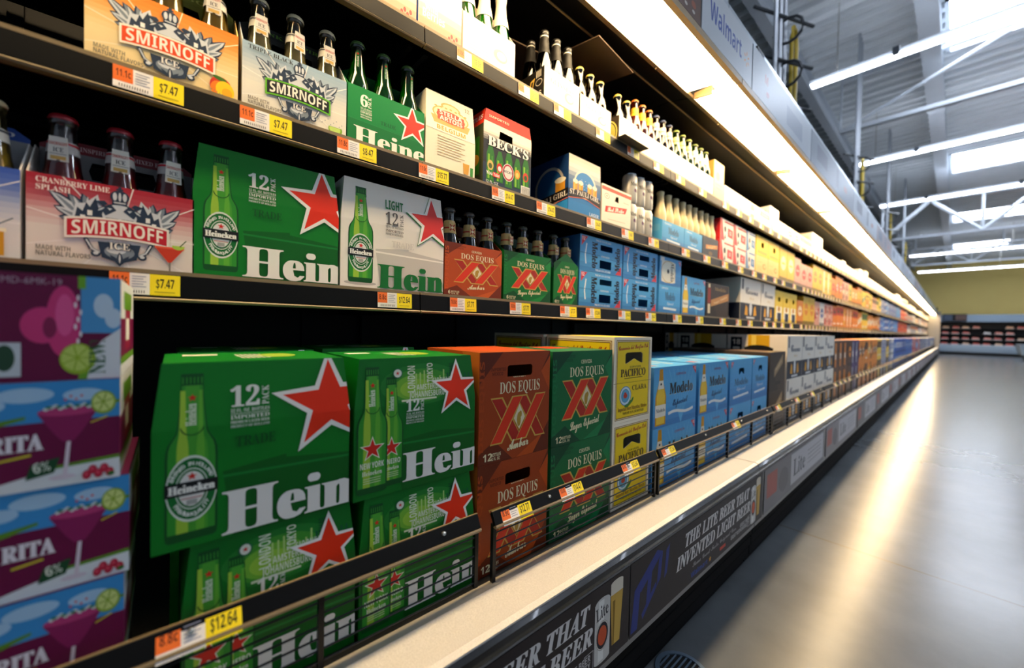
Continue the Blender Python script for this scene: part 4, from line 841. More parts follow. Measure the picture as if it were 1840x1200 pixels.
def art_girl(F, w, h):
    F.grad(['#1f76b8', '#1f76b8', '#2c5f9a', '#5a7290', '#d8d4c8', '#c8bfae'], 14); cx = w*.5
    F.d('#d8d2c0', EL(cx, h*.55, w*.34, h*.25, 26)).d('#2f78b8', EL(cx, h*.55, w*.3, h*.215, 26))
    F.d('#e4e0ea', *[EL(cx+w*(-.14+.028*i), h*(.47+.05*((i*3) % 4)), w*.008, h*.008, 5) for i in range(12)])
    for x in (.2, .36, .64, .8): F.d('#d8962a', R(w*(x-.07), h*.4, w*(x+.07), h*.54)).d('#f0e6cc', EL(w*x, h*.56, w*.075, h*.04)).d('#e8b85a', R(w*(x-.04), h*.41, w*(x-.01), h*.54))
    F.d('#1a1416', PG((0, h*.26), (w*.5, h*.33), (w, h*.24), (w, h*.38), (w*.5, h*.45), (0, h*.4))).d('#d86a3a', LN(0, h*.25, w*.5, h*.32, h*.012), LN(w*.5, h*.32, w, h*.23, h*.012)).d('#f0e8d8', TX('ST. PAULI GIRL', cx, h*.315, h*.085, 'sb', 'c', w*.92, bend=lambda u: h*.03*(1-(u/(w*.5))**2)))
    F.d('#cfe0ee', TX('LAGER', w*.8, h*.04, h*.06, 'ss', 'c', w*.3))
def art_girlside(F, d, h):
    F.d('#15396a', R(0, 0, d, h)).d('#b8b2a8', RING(d*.55, h*.5, d*.36, h*.36, d*.05)).d('#1f5a94', EL(d*.55, h*.5, d*.3, h*.3)).d('#d8962a', R(d*.7, h*.36, d*.92, h*.56)).d('#f0e6cc', EL(d*.81, h*.58, d*.13, h*.05)).d('#1a1416', PG((0, h*.12), (d, h*.26), (d, h*.42), (0, h*.3))).d('#d86a3a', LN(0, h*.11, d, h*.245, h*.012)).d('#f0e8d8', TX('ST. PAULI GIRL', d*.98, h*.29, h*.09, 'sb', 'r', d*.98, rot=.1)).d('#2f8ad0', PG((0, 0), (d, 0), (d, h*.22), (0, h*.1)))
def art_redstripe(F, w, h):
    F.d('#ece2d0', R(0, 0, w, h)).d('#d8543c', R(0, h*.86, w, h*.95)).d('#d8402e', PG((w*.1, h*.3), (w*.8, h*.42), (w*.86, h*.58), (w*.12, h*.46))).d('#f4e8da', TX('Red Stripe', w*.47, h*.385, h*.12, 'scr', 'c', w*.56, rot=.13, fat=h*.006)).d('#8a5a4a', RING(w*.16, h*.72, w*.08, h*.07, h*.012), TX('RS', w*.16, h*.7, h*.04, 'ss', 'c')).d('#b8a890', LN(w*.2, h*.14, w*.8, h*.17, h*.012), R(w*.72, h*.7, w*.92, h*.715))
def art_berries(F, w, h):
    F.grad(['#d86a5a', '#e8a890', '#f4e8dc', '#f4f0ea', '#dfe6f0'], 12); F.d('#f8f0e8', TX('Wild', w*.28, h*.28, h*.07, 'ss', 'c', w*.28), TX('Berries', w*.34, h*.18, h*.1, 'ss', 'c', w*.5)).d('#8a3a3a', *[EL(w*(.7+.06*i), h*(.08+.04*(i % 2)), w*.03, h*.03, 8) for i in range(4)]).d('#5a7ab8', LN(w*.98, h*.4, w*.98, h, w*.05))
def art_cream(c1='#f4eee0', c2='#c9b890', word=None, style='sb'):
    def art(F, w, h):
        F.d(c1, R(0, 0, w, h)).d(c2, EL(w*.7, h*.45, w*.14, h*.16), LN(w*.1, h*.62, w*.5, h*.66, h*.012), *[LN(w*.12, h*(.4-.08*i), w*.5, h*(.42-.08*i), h*.012) for i in range(4)])
        F.d(c1, EL(w*.72, h*.46, w*.09, h*.1))
        if word: F.d(mixc(c2, '#4a4030', .35), TX(word, w*.5, h*.62, h*.14, style, 'c', w*.66))
    return art
def art_stoutside(F, d, h):
    F.d('#14100c', R(0, 0, d, h)).d('#b8943a', PG((d*.42, h*.42), (d*.5, h*.75), (d*.66, h*.8), (d*.56, h*.42))).d('#14100c', PG((d*.48, h*.47), (d*.53, h*.7), (d*.6, h*.72), (d*.55, h*.47))).d('#e4dac6', TX('GUINNESS', d*.9, h*.2, h*.15, 'sb', 'r', d*.85, rot=.12)).d('#a8a090', RING(d*.8, h*.6, d*.12, h*.1, h*.02), *[R(d*(.7+.05*i), h*.75, d*(.73+.05*i), h*.95) for i in range(4)]).d('#d8ccb0', TX('DRAUGHT', d*.9, h*.08, h*.06, 'ss', 'r', d*.4))
def art_stoutside2(F, d, h):
    F.d('#3a2f22', R(0, 0, d, h)).d('#d6c25a', EL(d*.55, h*.45, d*.38, h*.5, 26)).d('#2a2018', RING(d*.55, h*.45, d*.34, h*.45, d*.03)).d('#d6c25a', EL(d*.55, h*.45, d*.2, h*.3)).d('#2a2018', TX('GUINNESS', d*.45, h*.1, h*.1, 'sb', 'l', h*.7, rot=math.pi/2))
def art_tan(F, w, h): F.d('#cfae6a', R(0, 0, w, h)).d('#c85a2a', EL(w*.4, h*.62, w*.2, h*.12)).d('#8a6a34', LN(w*.15, h*.4, w*.85, h*.4, h*.02), LN(w*.2, h*.3, w*.7, h*.3, h*.015), R(w*.1, h*.9, w*.3, h*.95))
def art_redcan(c, c2='#e9dcd2'):
    def art(F, w, h):
        F.d(c2, R(0, 0, w, h)).d(c, PG((0, 0), (w*.3, 0), (w*.1, h), (0, h)), PG((w*.55, h*.25), (w*.95, h*.2), (w*.95, h*.62), (w*.55, h*.66))).d('#2a2c30', EL(w*.35, h*.55, w*.09, h*.14), PG((w*.28, h*.1), (w*.42, h*.1), (w*.38, h*.38))).d('#f0e6dc', TX('12', w*.75, h*.36, h*.16, 'sb', 'c')).d(c, R(w*.3, h*.85, w, h*.93))
    return art
def side_plain(c, c2=None):
    def side(F, d, h):
        F.d(c, R(0, 0, d, h))
        if c2: F.d(c2, R(d*.1, h*.55, d*.9, h*.85), EL(d*.5, h*.3, d*.2, h*.15))
    return side
def handleart(strip, c, words, wc):
    def art(F, w, h): F.d(c, R(0, 0, w, h)).d(strip, R(0, h*.91, w, h)).d(wc, TX(words, w*.5, h*.935, h*.035, 'sb', 'c', w*.85)).d(mixc(c, '#000000', .25), LN(w*.02, h*.6, w*.3, h*.66, h*.03))
    return art
# ------------------------------------------------------------------ stock on the shelves near the camera
SX, DX = -.88, -.65
def hole_r(w, h, x0, x1, y0, y1, arch=False):
    if arch: return [(w*x0, h*y0), (w*(x0+.04), h*y0), (w*(x0+x1)/2, h*(y0+(y1-y0)*.42)), (w*(x1-.04), h*y0), (w*x1, h*y0), (w*x1, h*(y1-.02)), (w*(x1-.05), h*y1), (w*(x0+.05), h*y1), (w*x0, h*(y1-.02))]
    return [(w*x0, h*y0), (w*x1, h*y0), (w*x1, h*y1), (w*x0, h*y1)]
# bottom shelf row
z = Z3+.0032
carrier('six_pack_carrier', 'blue and white six pack carrier cut off beside the red topped carrier', 'drink carrier', (SX, -.362, z), .2, .127, .128, art_vodka('#3a5ab0', '#d8d6d4', '#2a4aa0', '#e6e2da', None, '#ffffff', fr_gold), '#d5d3d2', handle='#8a8c90', handle_art=handleart('#2f50a0', '#8f9196', 'WONDER INSPIRED', '#dfe3ea'))
bottle('gold', (SX-.0325, -.195, z+.0018), 'clear glass bottle at the far left edge in the blue and white carrier')
carrier('six_pack_carrier', 'red topped white six pack carrier with a red cocktail picture', 'drink carrier', (SX, -.157, z), .186, .128, .128, art_vodka('#a82030', '#e0d6cc', '#b81f2c', '#e6e0d6', ('CRANBERRY LIME', 'SPLASH'), '#f0e6e0', fr_cosmo), '#cfc8c0', handle='#777778', handle_art=handleart('#7a1c26', '#7c7a7c', 'UNDER INSPIRED MALT MIXED EMOTION', '#d9b8b8'))
six('red', (SX, -.157, z), .186, 'dark red bottle with a red cap', where='in the cranberry red carrier')
H12 = dict(fold=.15, slope=.07, inset=.008)
def top_green(F, d, w): F.d('#d8d8c8', R(d*.2, w*.1, d*.35, w*.3), *[LN(d*.3, w*(.4+.03*i), d*.75, w*(.42+.03*i), d*.015) for i in range(6)]).d('#8fae3a', EL(d*.5, w*.65, d*.2, w*.12))
carton('beer_carton', 'green twelve pack carton with a big red star on the bottom shelf', 'beer carton', (SX, .027, z), .242, .232, .2, art_green12, '#05761f', top=top_green, **H12)
carton('beer_carton', 'white twelve pack carton with red star and green lettering', 'beer carton', (SX, .274, z), .256, .242, .2, art_light12, '#efe9df', top=top_green, **H12)
carrier('six_pack_carrier', 'orange brown six pack carrier with red crossed letters', 'drink carrier', (SX, .534, z), .192, .14, .128, art_xx('#b44812', '#742a0a', '#cc5a1a', 'Ambar', 6), '#94401a', handle='#6a2a10')
six('amber', (SX, .534, z), .192, 'dark brown bottle with a cream neck label', back=True, where='in the brown carrier')
carrier('six_pack_carrier', 'green six pack carrier with red crossed letters facing forward', 'drink carrier', (SX, .735, z), .2, .146, .128, art_xx('#0a6c26', '#064a1a', '#188434', 'Lager Especial', 6), '#0f5a28', handle='#0c4a22', side=art_xxside('#0a6c26', '#064a1a', '#188434'))
six('lager', (SX, .735, z), .2, 'dark green bottle with cream neck label', back=True, where='in the green carrier facing out')
# a carrier turned end on
t = empty('six_pack_carrier', (SX, .95, z), 'green six pack carrier turned so its pointed end faces out', 'drink carrier')
wE, hE = .124, .145
b = MB(); F = front(b, wE, hE+.03, out=[(0, 0), (wE, 0), (wE, hE-.01), (wE/2, hE+.028), (0, hE-.01)], base='#0f5a28'); art_xx('#0a6c26', '#064a1a', '#188434', 'Lager Especial', 6, emb=False)(F, wE, hE); b.build('front_panel', t)
for yy, nm in ((0, 'side_panel'), (wE-.0015, 'side_panel')):
    b = MB(); b.box(-.2, -.0015, yy, yy+.0015, 0, .12, ink('#0f5a28')); b.build(nm, t)
b = MB(); b.box(-.2, -.0015, .0015, wE-.0015, 0, .0016, CARDIN); b.build('bottom_panel', t)
b = MB(); b.box(-.2, -.1985, 0, wE, .0016, .15, ink('#0c4a22')); b.build('back_panel', t)
b = MB(); b.box(-.197, -.003, wE/2-.001, wE/2+.001, .0016, .165, ink('#0c4a22')); b.build('handle_panel', t)
for k, yy in enumerate((.031, .093)): bottle('lager', (SX-.036, .95+yy, z+.0018), 'dark green bottle with cream label, %s of two in the end on carrier' % ('left', 'right')[k])
# blue cartons of cans, two high
spec = [(1.083, .264, art_blue_cans, True), (1.354, .268, art_blue_cans, True), (1.643, .205, art_blue_can_end, False)]
for i, (y0, w, a, hl) in enumerate(spec):
    for k in range(2):
        h = .127; zz = z+k*(h+.0008)
        if hl:
            carton('can_carton', 'blue can carton with two handle openings, %s one of the %s stack' % (('lower', 'upper')[k], ('left', 'right')[i]), 'beer carton', (SX, y0, zz), w, h, .2, a, BLU, side=side_plain('#2a64a4', '#2a64a4'), hole=[hole_r(w, h, .45, .74, .66, .83), hole_r(w, h, .44, .72, .14, .38)])
        else: carton('can_carton', 'blue carton with a large beige can picture, %s of its stack' % ('lower', 'upper')[k], 'beer carton', (SX, y0, zz), w, h, .2, a if k else art_blue_six, BLU)
carton('beer_carton', 'blue twelve pack carton with dark lettering and white ribbon on the bottom shelf', 'beer carton', (SX, 1.862, z), .266, .188, .2, art_blue_bottle, BLU, side=side_plain(BLU2, '#5fa8d8'))
carton('beer_carton', 'dark brown twelve pack carton with an orange diagonal band on the bottom shelf', 'beer carton', (SX, 2.143, z), .31, .182, .2, art_dark12, '#33241c')
for i, (y0, w) in enumerate(((2.64, .375), (3.03, .3))):
    carton('beer_carton', 'white carton with navy base and gold beasts, %s of two on the bottom shelf' % ('left', 'right')[i], 'beer carton', (SX, y0, z), w, .262, .24, art_corona, '#ece7dc', side=art_corside2)
for i in range(3):
    carton('beer_carton', 'yellow and white carton with a handle hole, %s of three on the bottom shelf' % BLAB[i], 'beer carton', (SX, 3.345+.195*i, z), .19, .235, .2, art_yelhole, '#e8c63a', hole=hole_r(.19, .235, .35, .65, .66, .8), side=side_plain('#d9c25a'))

# middle shelf row
z = Z2+.0032
carrier('six_pack_carrier', 'orange and cream six pack carrier with a mango picture', 'drink carrier', (SX, -.101, z), .191, .123, .128, art_vodka('#e87a1e', '#e6cf98', '#d8481c', '#ece2cf', None, '#ffffff', fr_mango), '#e0b870', handle='#7a7a20', handle_art=handleart('#8a8a24', '#80801e', 'WONDER GOLD', '#d8d060'))
six('gold', (SX, -.101, z), .191, 'clear glass bottle with a crimped gold cap', where='in the mango carrier')
carrier('six_pack_carrier', 'silver blue six pack carrier with a black banner and lime picture', 'drink carrier', (SX, .096, z), .186, .123, .128, art_vodka('#8fa8bc', '#dcd9cc', '#15181a', '#5fae24', ('TRIPLE BLACK',), '#1a1a1c', fr_lime), '#cfd2d0', handle='#2a2a28', handle_art=handleart('#1c1e1c', '#2a2a28', 'DRINK INSPIRED', '#5a8a2a'))
six('clear', (SX, .096, z), .186, 'clear glass bottle with a crimped gold cap', where='in the black banner carrier')
carrier('six_pack_carrier', 'green six pack carrier with a red star and big white letters', 'drink carrier', (SX, .285, z), .183, .125, .128, art_green6, '#0d7236', handle='#0d5a2a', hh=.19)
six('green', (SX, .285, z), .183, 'slim green bottle with a dark cap', where='in the green star carrier')
carton('beer_carton', 'cream carton with a red and gold oval plaque', 'beer carton', (SX, .473, z), .15, .197, .2, art_stella, '#e6dcc0', fold=.098, slope=.1, inset=.004)
carton('beer_carton', 'red topped carton with pictures of many green bottles', 'beer carton', (SX, .651, z), .184, .214, .19, art_becks, '#4a3a28', side=art_becksside, fold=.17, slope=.04, inset=.008, hole=[(.184*.30, .214*.665), (.184*.58, .214*.665), (.184*.58, .214*.76), (.184*.32, .214*.77)])
carton('beer_carton', 'blue carton with beer mugs under a silver arch', 'beer carton', (SX, 1.013, z), .18, .2, .2, art_girl, '#1a4478', side=art_girlside, fold=.12, slope=.03, inset=.002)
carton('beer_carton', 'cream carton with a slanted red stripe', 'beer carton', (SX, 1.203, z), .195, .146, .2, art_redstripe, '#e6dcc8', hole=[(.195*.42, .146*.66), (.195*.56, .146*.64), (.195*.55, .146*.8), (.195*.46, .146*.78)])
def can_proto():
    t = empty('beer_can', (0, 0, 0)); b = MB()
    b.lathe([(.001, .004), (.022, .003), (.026, 0), (.031, .009), (.031, .108), (.0265, .119)], M('can_cream', '#d6d0c2', rough=.3, metal=.35), 24); b.build('can_body', t)
    b = MB(); b.lathe([(.0265, .119), (.0272, .122), (.025, .1215), (.024, .117), (.001, .117)], M('can_lid', '#b9bcc0', rough=.25, metal=.9), 24); b.build('can_lid', t)
    b = MB(); G = Face(b, (0, 0, 0), (0, 1, 0), (0, 0, 1), (1, 0, 0), [(-.03, 0), (.03, 0), (.03, .12), (-.03, .12)], base='#d6d0c2', thick=.0001)
    b.v.clear(); b.f.clear(); b.mi.clear(); b.sm.clear()
    G.P = lambda u, v, n: Vector(((.0311+n)*math.cos(u/.0311), (.0311+n)*math.sin(u/.0311), v))
    G.d('#16181e', TX('Modelo', 0, .07, .016, 'sb', 'c', .052)).d('#6a4a6a', EL(-.004, .052, .006, .008)).d('#8a8a86', EL(.006, .05, .005, .008)).d('#b89a4a', LN(-.028, .045, .028, .045, .001), LN(-.028, .092, .028, .092, .001))
    b.build('printed_label', t); return t
cp = None
for k in range(2):
    for i in range(3):
        o = can_proto() if cp is None else copy_tree(cp); cp = cp or o
        o.location = (SX-.032, 1.434+.0635*i, z+k*.1225); tag(o, 'cream beer can with dark lettering, %s of three in the %s layer' % (BLAB[i], ('lower', 'upper')[k]), 'beer can')
for j, (y0, w) in enumerate(((1.655, .215), (1.874, .198))):
    carrier('six_pack_carrier', 'light blue six pack carrier with foil topped bottles, %s of two' % ('left', 'right')[j], 'drink carrier', (SX, y0, z), w, .1, .128, art_blue_six, BLU, hh=.14, handle=BLU2, side=side_plain(BLU, '#5fa8d8'))
    six('foil', (SX, y0, z), w, 'beer bottle in pale gold foil', where='in the %s light blue carrier' % ('left', 'right')[j])
carrier('six_pack_carrier', 'dark six pack carrier with an orange slanted label', 'drink carrier', (SX, 2.08, z), .2, .105, .128, art_dark_six, '#23262e', hh=.14, handle='#1a1c22')
six('foil', (SX, 2.08, z), .2, 'beer bottle in pale gold foil', where='in the dark carrier')
for i, (y0, w, c) in enumerate(((2.305, .19, '#c8242c'), (2.505, .2, '#c8242c'), (2.715, .16, '#3a78b0'))):
    for k in range(2):
        carton('can_carton', '%s and white carton of cans, %s of its stack, %s column' % ('blue' if i == 2 else 'red', ('lower', 'upper')[k], BLAB[i]), 'beer carton', (SX, y0, z+k*.1208), w, .12, .2, art_redcan(c), '#e0d4c8', side=side_plain(c, mixc(c, '#ffffff', .2)))
for i in range(2):
    carton('beer_carton', 'bright yellow carton with a dark handle hole, %s of two' % ('left', 'right')[i], 'beer carton', (SX, 2.895+.255*i, z+.121), .25, .128, .2, lambda F, w, h: F.d('#efc824', R(0, 0, w, h)).d('#d8a818', R(w*.1, h*.1, w*.9, h*.25)), '#efc824', hole=hole_r(.25, .128, .42, .62, .45, .7))
    carton('beer_carton', 'pale yellow carton under the %s bright yellow one' % ('left', 'right')[i], 'beer carton', (SX, 2.895+.255*i, z), .25, .12, .2, art_cream('#e8c878', '#c8862a'), '#e8c878')

# top shelf row
z = Z1+.0032
for i, y0 in enumerate((.318, .448)):
    carton('drink_carton', 'pink and white carton with berry lettering, %s of two' % ('left', 'right')[i], 'drink carton', (SX, y0, z), .124, .2, .16, art_berries, '#e8d8d4', side=side_plain('#4a6ab0'))
carrier('six_pack_carrier', 'plain white carrier with tall foil necked green bottles', 'drink carrier', (SX, .578, z), .182, .112, .128, art_cream(), '#f0eadc', handle='#e4dcc8')
six('tall', (SX, .578, z), .182, 'tall green bottle in white neck foil', where='in the white carrier')
def stout(y0, w, h, kind, nm, lab, n=3, side=art_stoutside, back=False, hh=.15):
    carrier('six_pack_carrier', nm, 'drink carrier', (SX, y0, z), w, h, .128, art_cream('#efe4c8', '#cdb98c', 'GUINNESS'), '#14100c', hh=hh, handle='#14100c', side=side)
    six(kind, (SX, y0, z), w, lab[0], where=lab[1], n=n, back=back)
stout(.885, .172, .11, 'stout', 'black sided cream carrier with a gold harp on its side', ('tall black bottle with a white neck ring', 'in the harp carrier'), n=3, back=True, hh=.12)
stout(1.064, .182, .095, 'draught', 'cream fronted carrier of short black bottles with gold caps', ('short black bottle with a gold cap', 'in the cream fronted carrier'), back=True, hh=.11)
t = stout(1.301, .128, .108, 'draught', 'tipped cream carrier with a yellow oval on its dark side', ('short black bottle with a gold cap', 'in the tipped carrier'), n=2, side=art_stoutside2, hh=.13)
b = MB(); b.prism([(-.03, 0), (.035, -.0), (.035, .0015), (-.03, .0015)], 0, .17, ink('#4a4238')); o = b.build('loose_flap'); o.location = (SX+.02, 1.26, Z1+.0035)
tag(o, 'dark loose cardboard flap sticking out under the tipped carrier', 'cardboard flap')
TOPS = [(1.4305, .17, 'orange', '#efd6c4', 'pale pink carrier with orange capped bottles'), (1.602, .18, 'brown', '#f2ecdc', 'cream carrier with blue capped brown bottles'), (1.788, .2, 'pils', '#e9ecd6', 'pale green tinted carrier with yellow green bottles'), (1.994, .192, 'white', '#f2eee2', 'white carrier with white labelled green bottles')]
for y0, w, kd, c, nm in TOPS:
    carrier('six_pack_carrier', nm, 'drink carrier', (SX, y0, z), w, .1, .128, art_cream(c, mixc(c, '#a07850', .3)), c, hh=.13, handle=mixc(c, '#000000', .2))
    six(kd, (SX, y0, z), w, nm.split(' with ')[1][:-1].replace('bottles', 'bottle'), where='in its %s carrier' % nm.split(' carrier')[0])
carton('beer_carton', 'tall tan carton with an orange dot on the top shelf', 'beer carton', (SX, 2.195, z), .136, .205, .16, art_tan, '#cfae6a', side=side_plain('#a8843c'))
for i, (x, y, zz, rz, nm) in enumerate(((-1.0, 1.22, 1.985, .1, 'front'), (-1.18, 1.0, 1.975, -.15, 'rear'))):
    bb = MB(); bb.box(-.15, .15, -.13, .13, 0, .004, M('brown_board', '#5a4636', rough=.6, noise=.2, nscale=12)); o = bb.build('divider_board', None, (x, y, zz-.03)); o.rotation_euler = (.0, .09, rz)
    tag(o, 'dark brown board tucked under the canopy above the stout, %s of two' % nm, 'board')

# lower deck stacks
z = ZD
for k in range(5):
    carton('can_carton', ('purple and blue carton with raspberries and cocktail glass, %s from the bottom of its stack' % nth(k+1)) if k < 4 else 'purple carton lying with its lettering sideways on top of the cocktail stack', 'drink carton', (DX+.004*(k % 2), -.247+.004*(k % 3), z+.1165*k), .202-.004*(k == 4), .116, .2, art_rita(k == 4), '#6a0f3f' if k == 4 else '#7a2a5a', side_r=art_ritaside)
D12 = dict(fold=.155, slope=.07, inset=.009)
carton('beer_carton', 'large green twelve pack with a bottle picture and red star, upper of the left stack', 'beer carton', (DX, -.018, z+.24), .238, .24, .2, art_green12, '#05701e', top=top_green, **D12)
carton('beer_carton', 'green twelve pack with skyline print, under the large bottle picture carton', 'beer carton', (DX-.004, .012, z), .222, .239, .2, art_cities12, '#05701e', **D12)
carton('beer_carton', 'green twelve pack with skyline print and two bottles, upper of the right stack', 'beer carton', (DX, .228, z+.238), .244, .238, .2, art_cities12, '#05701e', top=top_green, **D12)
carton('beer_carton', 'green twelve pack with skyline print, lower of the right stack', 'beer carton', (DX, .24, z), .234, .237, .2, art_cities12, '#05701e', **D12)
for i, y0 in enumerate((-.0, .24)):
    for k in range(2): carton('beer_carton', 'green carton in the second rank behind the %s stack, %s one' % (('left', 'right')[i], ('lower', 'upper')[k]), 'beer carton', (DX-.235-.02*i, y0, z+.24*k), .235, .239, .2, art_green12, '#05701e', top=top_green, **D12)
for k in range(2):
    w, h = .212, .24
    a = art_xx('#9a3c10', '#64240a', '#b84c14', 'Ambar', 12, off=-.1)
    carton('beer_carton', 'brown carton with red crossed letters and a handle slot, %s of its stack' % ('lower', 'upper')[k], 'beer carton', (DX, .483, z+k*.2405), w, h, .22, a, '#a84a1a', side=art_xxside('#b8531c', '#8a3a14', '#cc6a28'), top=lambda F, d, w: F.d('#b8481c', R(d*.2, w*.2, d*.8, w*.8)), hole=[(w*.36, h*.77), (w*.7, h*.77), (w*.72, h*.79), (w*.72, h*.86), (w*.70, h*.875), (w*.38, h*.875), (w*.36, h*.86)])
    w = .25
    carton('beer_carton', 'dark green carton with red crossed letters, %s of its stack' % ('lower', 'upper')[k], 'beer carton', (DX, .706, z+k*.2385), w, .238, .22, art_xx('#056434', '#044426', '#0e7a44', 'Lager Especial', 12), '#0b5a34', side=art_xxside('#056434', '#044426', '#0e7a44'), top=lambda F, d, w: F.d('#c8401c', R(d*.1, w*.4, d*.5, w*.8)).d('#167044', R(d*.6, w*.1, d*.9, w*.9)))
    w, h = .21, .256
    carton('beer_carton', 'yellow and white framed carton with a handle hole, %s of its front stack' % ('lower', 'upper')[k], 'beer carton', (DX, .966, z+k*.2565), w, h, .27, art_pacifico, '#ece4d2', side=art_pacside, top=lambda F, d, w: F.d('#e8c420', R(d*.05, w*.08, d*.95, w*.92)), hole=hole_r(w, h, .28, .74, .69, .82, True))
    carton('beer_carton', 'yellow and white framed carton in shade behind the front stack, %s one' % ('lower', 'upper')[k], 'beer carton', (DX-.285, .966, z+k*.2565), w, h, .27, art_pacifico, '#ece4d2', side=art_pacside)
def top_blue(F, d, w): F.d('#9fc4d8', *[EL(d*(.2+.2*i), w*(.25+.15*(i % 3)), d*.09, w*.06) for i in range(4)]).d('#c84a54', R(d*.7, w*.1, d*.85, w*.25)).d('#e0d8c0', LN(d*.2, w*.8, d*.8, w*.7, d*.06))
BL = [(1.197, .318, art_blue_bottle, None), (1.54, .292, art_blue_bottle, None), (1.856, .278, None, 1), (2.142, .232, None, 1)]
def art_blue_hole(F, w, h):
    F.grad([BLU2, BLU, '#56a8da'], 8); F.d('#202a3c', TX('Modelo', w*.5, h*.42, h*.15, 'sb', 'c', w*.6)).d('#dfe6ea', LN(w*.15, h*.16, w*.85, h*.2, h*.05), TX('Especial', w*.5, h*.3, h*.08, 'scr', 'c', w*.4)); tri12(F, w*.05, h*.95, h*.14, 1)
for i, (y0, w, a, hl) in enumerate(BL):
    for k in range(2):
        h = .205
        carton('beer_carton', 'sky blue carton %s, %s of the %s stack' % ('with a handle hole' if hl else 'with a yellow bottle picture', ('lower', 'upper')[k], ['first', 'second', 'third', 'fourth'][i]), 'beer carton', (DX, y0, z+k*.2055), w, h, .24, a or art_blue_hole, BLU, side=side_plain('#3f86c2', '#5fa8d8'), top=top_blue, hole=hole_r(w, h, .38, .62, .66, .8, True) if hl else None)
    carton('beer_carton', 'sky blue carton in the second rank behind the %s blue stack' % ['first', 'second', 'third', 'fourth'][i], 'beer carton', (DX-.25, y0, z+.2055), w, .205, .24, art_blue_bottle, BLU, top=top_blue)
    carton('beer_carton', 'sky blue carton low in the second rank behind the %s blue stack' % ['first', 'second', 'third', 'fourth'][i], 'beer carton', (DX-.25, y0, z), w, .205, .24, lambda F, w, h: None, BLU)
for k in range(2):
    carton('beer_carton', 'dark brown tall carton with tan slanted bands, %s of its stack' % ('lower', 'upper')[k], 'beer carton', (DX, 2.408, z+k*.2145), .285, .214, .26, art_darktall, '#43352c', side=side_plain('#4a3a2e', '#3a2c22'), top=lambda F, d, w: F.d('#5a4434', R(d*.1, w*.1, d*.9, w*.9)).d('#c8b470', PG((d*.75, w*.5), (d*.9, w*.4), (d*.9, w*.6))))
    carton('beer_carton', 'dark brown carton in the second rank behind the tan banded stack, %s one' % ('lower', 'upper')[k], 'beer carton', (DX-.28, 2.408, z+k*.2145), .285, .214, .26, art_darktall, '#43352c', top=lambda F, d, w: F.d('#d8d2c4', R(d*.3, w*.1, d*.6, w*.3)))
for i in range(4):
    for k in range(2):
        carton('beer_carton', 'white carton with navy base and gold beasts, %s layer, %s column of the white stack' % (('lower', 'upper')[k], nth(i+1)), 'beer carton', (DX, 2.735+.338*i, z+k*.2605), .332, .26, .33, art_corona, '#d9d8d8', side=art_corside)
for j in range(2):
    for k in range(2): carton('beer_carton', 'white carton with a dark banded yellow bottle neck, %s rank back, %s layer' % (('second', 'third')[j], ('lower', 'upper')[k]), 'beer carton', (DX-.34-.335*j if j == 0 else DX-.34-.33, 2.735, z+k*.2605), .332, .26, .32 if j == 0 else .085, art_corona, '#d9d8d8', side=art_corside)
# ------------------------------------------------------------------ far stock: whole packs, seen small and soft
random.seed(11)
COL = {'red': '#b8322a', 'orange': '#d8822e', 'yellow': '#e2b93a', 'blue': '#2f55a0', 'sky blue': '#5f96c8', 'white': '#dcd8d0', 'cream': '#e6d8b4', 'green': '#3f7a34', 'brown': '#5a3a28', 'grey': '#9a9aa2', 'purple': '#4a3568', 'pink': '#d8a08c'}
def far_mesh(c1, c2, k, w, h, d):
    a, b_ = COL[c1], COL[c2]; m = MB(); F = front(m, w, h, base=a)
    if k == 0: F.d(b_, EL(w*.5, h*.55, w*.32, h*.22)).d(a, R(w*.28, h*.51, w*.72, h*.58)).d(mixc(a, '#000000', .4), R(0, 0, w, h*.12))
    elif k == 1: F.d(b_, R(0, h*.55, w, h*.9)).d(mixc(a, '#101018', .6), R(w*.15, h*.64, w*.85, h*.78)).d('#e8e0cc', R(w*.2, h*.12, w*.8, h*.2))
    elif k == 2: F.d(b_, PG((0, h*.2), (w, h*.5), (w, h*.8), (0, h*.5))).d('#f0e8d8', EL(w*.5, h*.5, w*.2, h*.14)).d(mixc(b_, '#000000', .4), EL(w*.5, h*.5, w*.12, h*.08))
    else: F.d(b_, R(w*.1, h*.08, w*.42, h*.92)).d('#f0e8d8', R(w*.15, h*.35, w*.37, h*.55)).d(mixc(a, '#000000', .35), R(w*.52, h*.6, w*.92, h*.72), R(w*.55, h*.2, w*.9, h*.26))
    m.box(-d, -.0014, 0, w, 0, h, ink(a)); G = Face(m, (-d, -.0002, 0), (1, 0, 0), (0, 0, 1), (0, -1, 0), [(0, 0), (d, 0), (d, h), (0, h)], base=a); G.d(b_, R(d*.1, h*.5, d*.9, h*.85))
    return m
FM = {}; CNT = {}; REST = []; FAR_STUFF = 9.6
ROWN = {1: 'top shelf', 2: 'middle shelf', 3: 'bottom shelf', 0: 'lower deck'}
def far_pack(row, y0, c1, c2, k, w, h, d, x, z, tier=0):
    key = (c1, c2, k, w, h)
    if y0 > FAR_STUFF: REST.append((far_mesh(c1, c2, k, w, h, d), Vector((x, y0, z)))); return
    if key not in FM: o = far_mesh(c1, c2, k, w, h, d).build('beer_carton'); FM[key] = o
    else: o = FM[key].copy(); col.objects.link(o)
    o.location = (x, y0, z); q = (c1, c2, row, tier); CNT[q] = CNT.get(q, 0)+1
    nm = '%s carton, %s print,%s %s such along the far %s' % (c1, c2, (' low in its stack,', ' atop its stack,')[tier-1] if tier else '', nth(CNT[q]), ROWN[row])
    tag(o, nm, 'beer carton', 'far cartons on the '+ROWN[row])
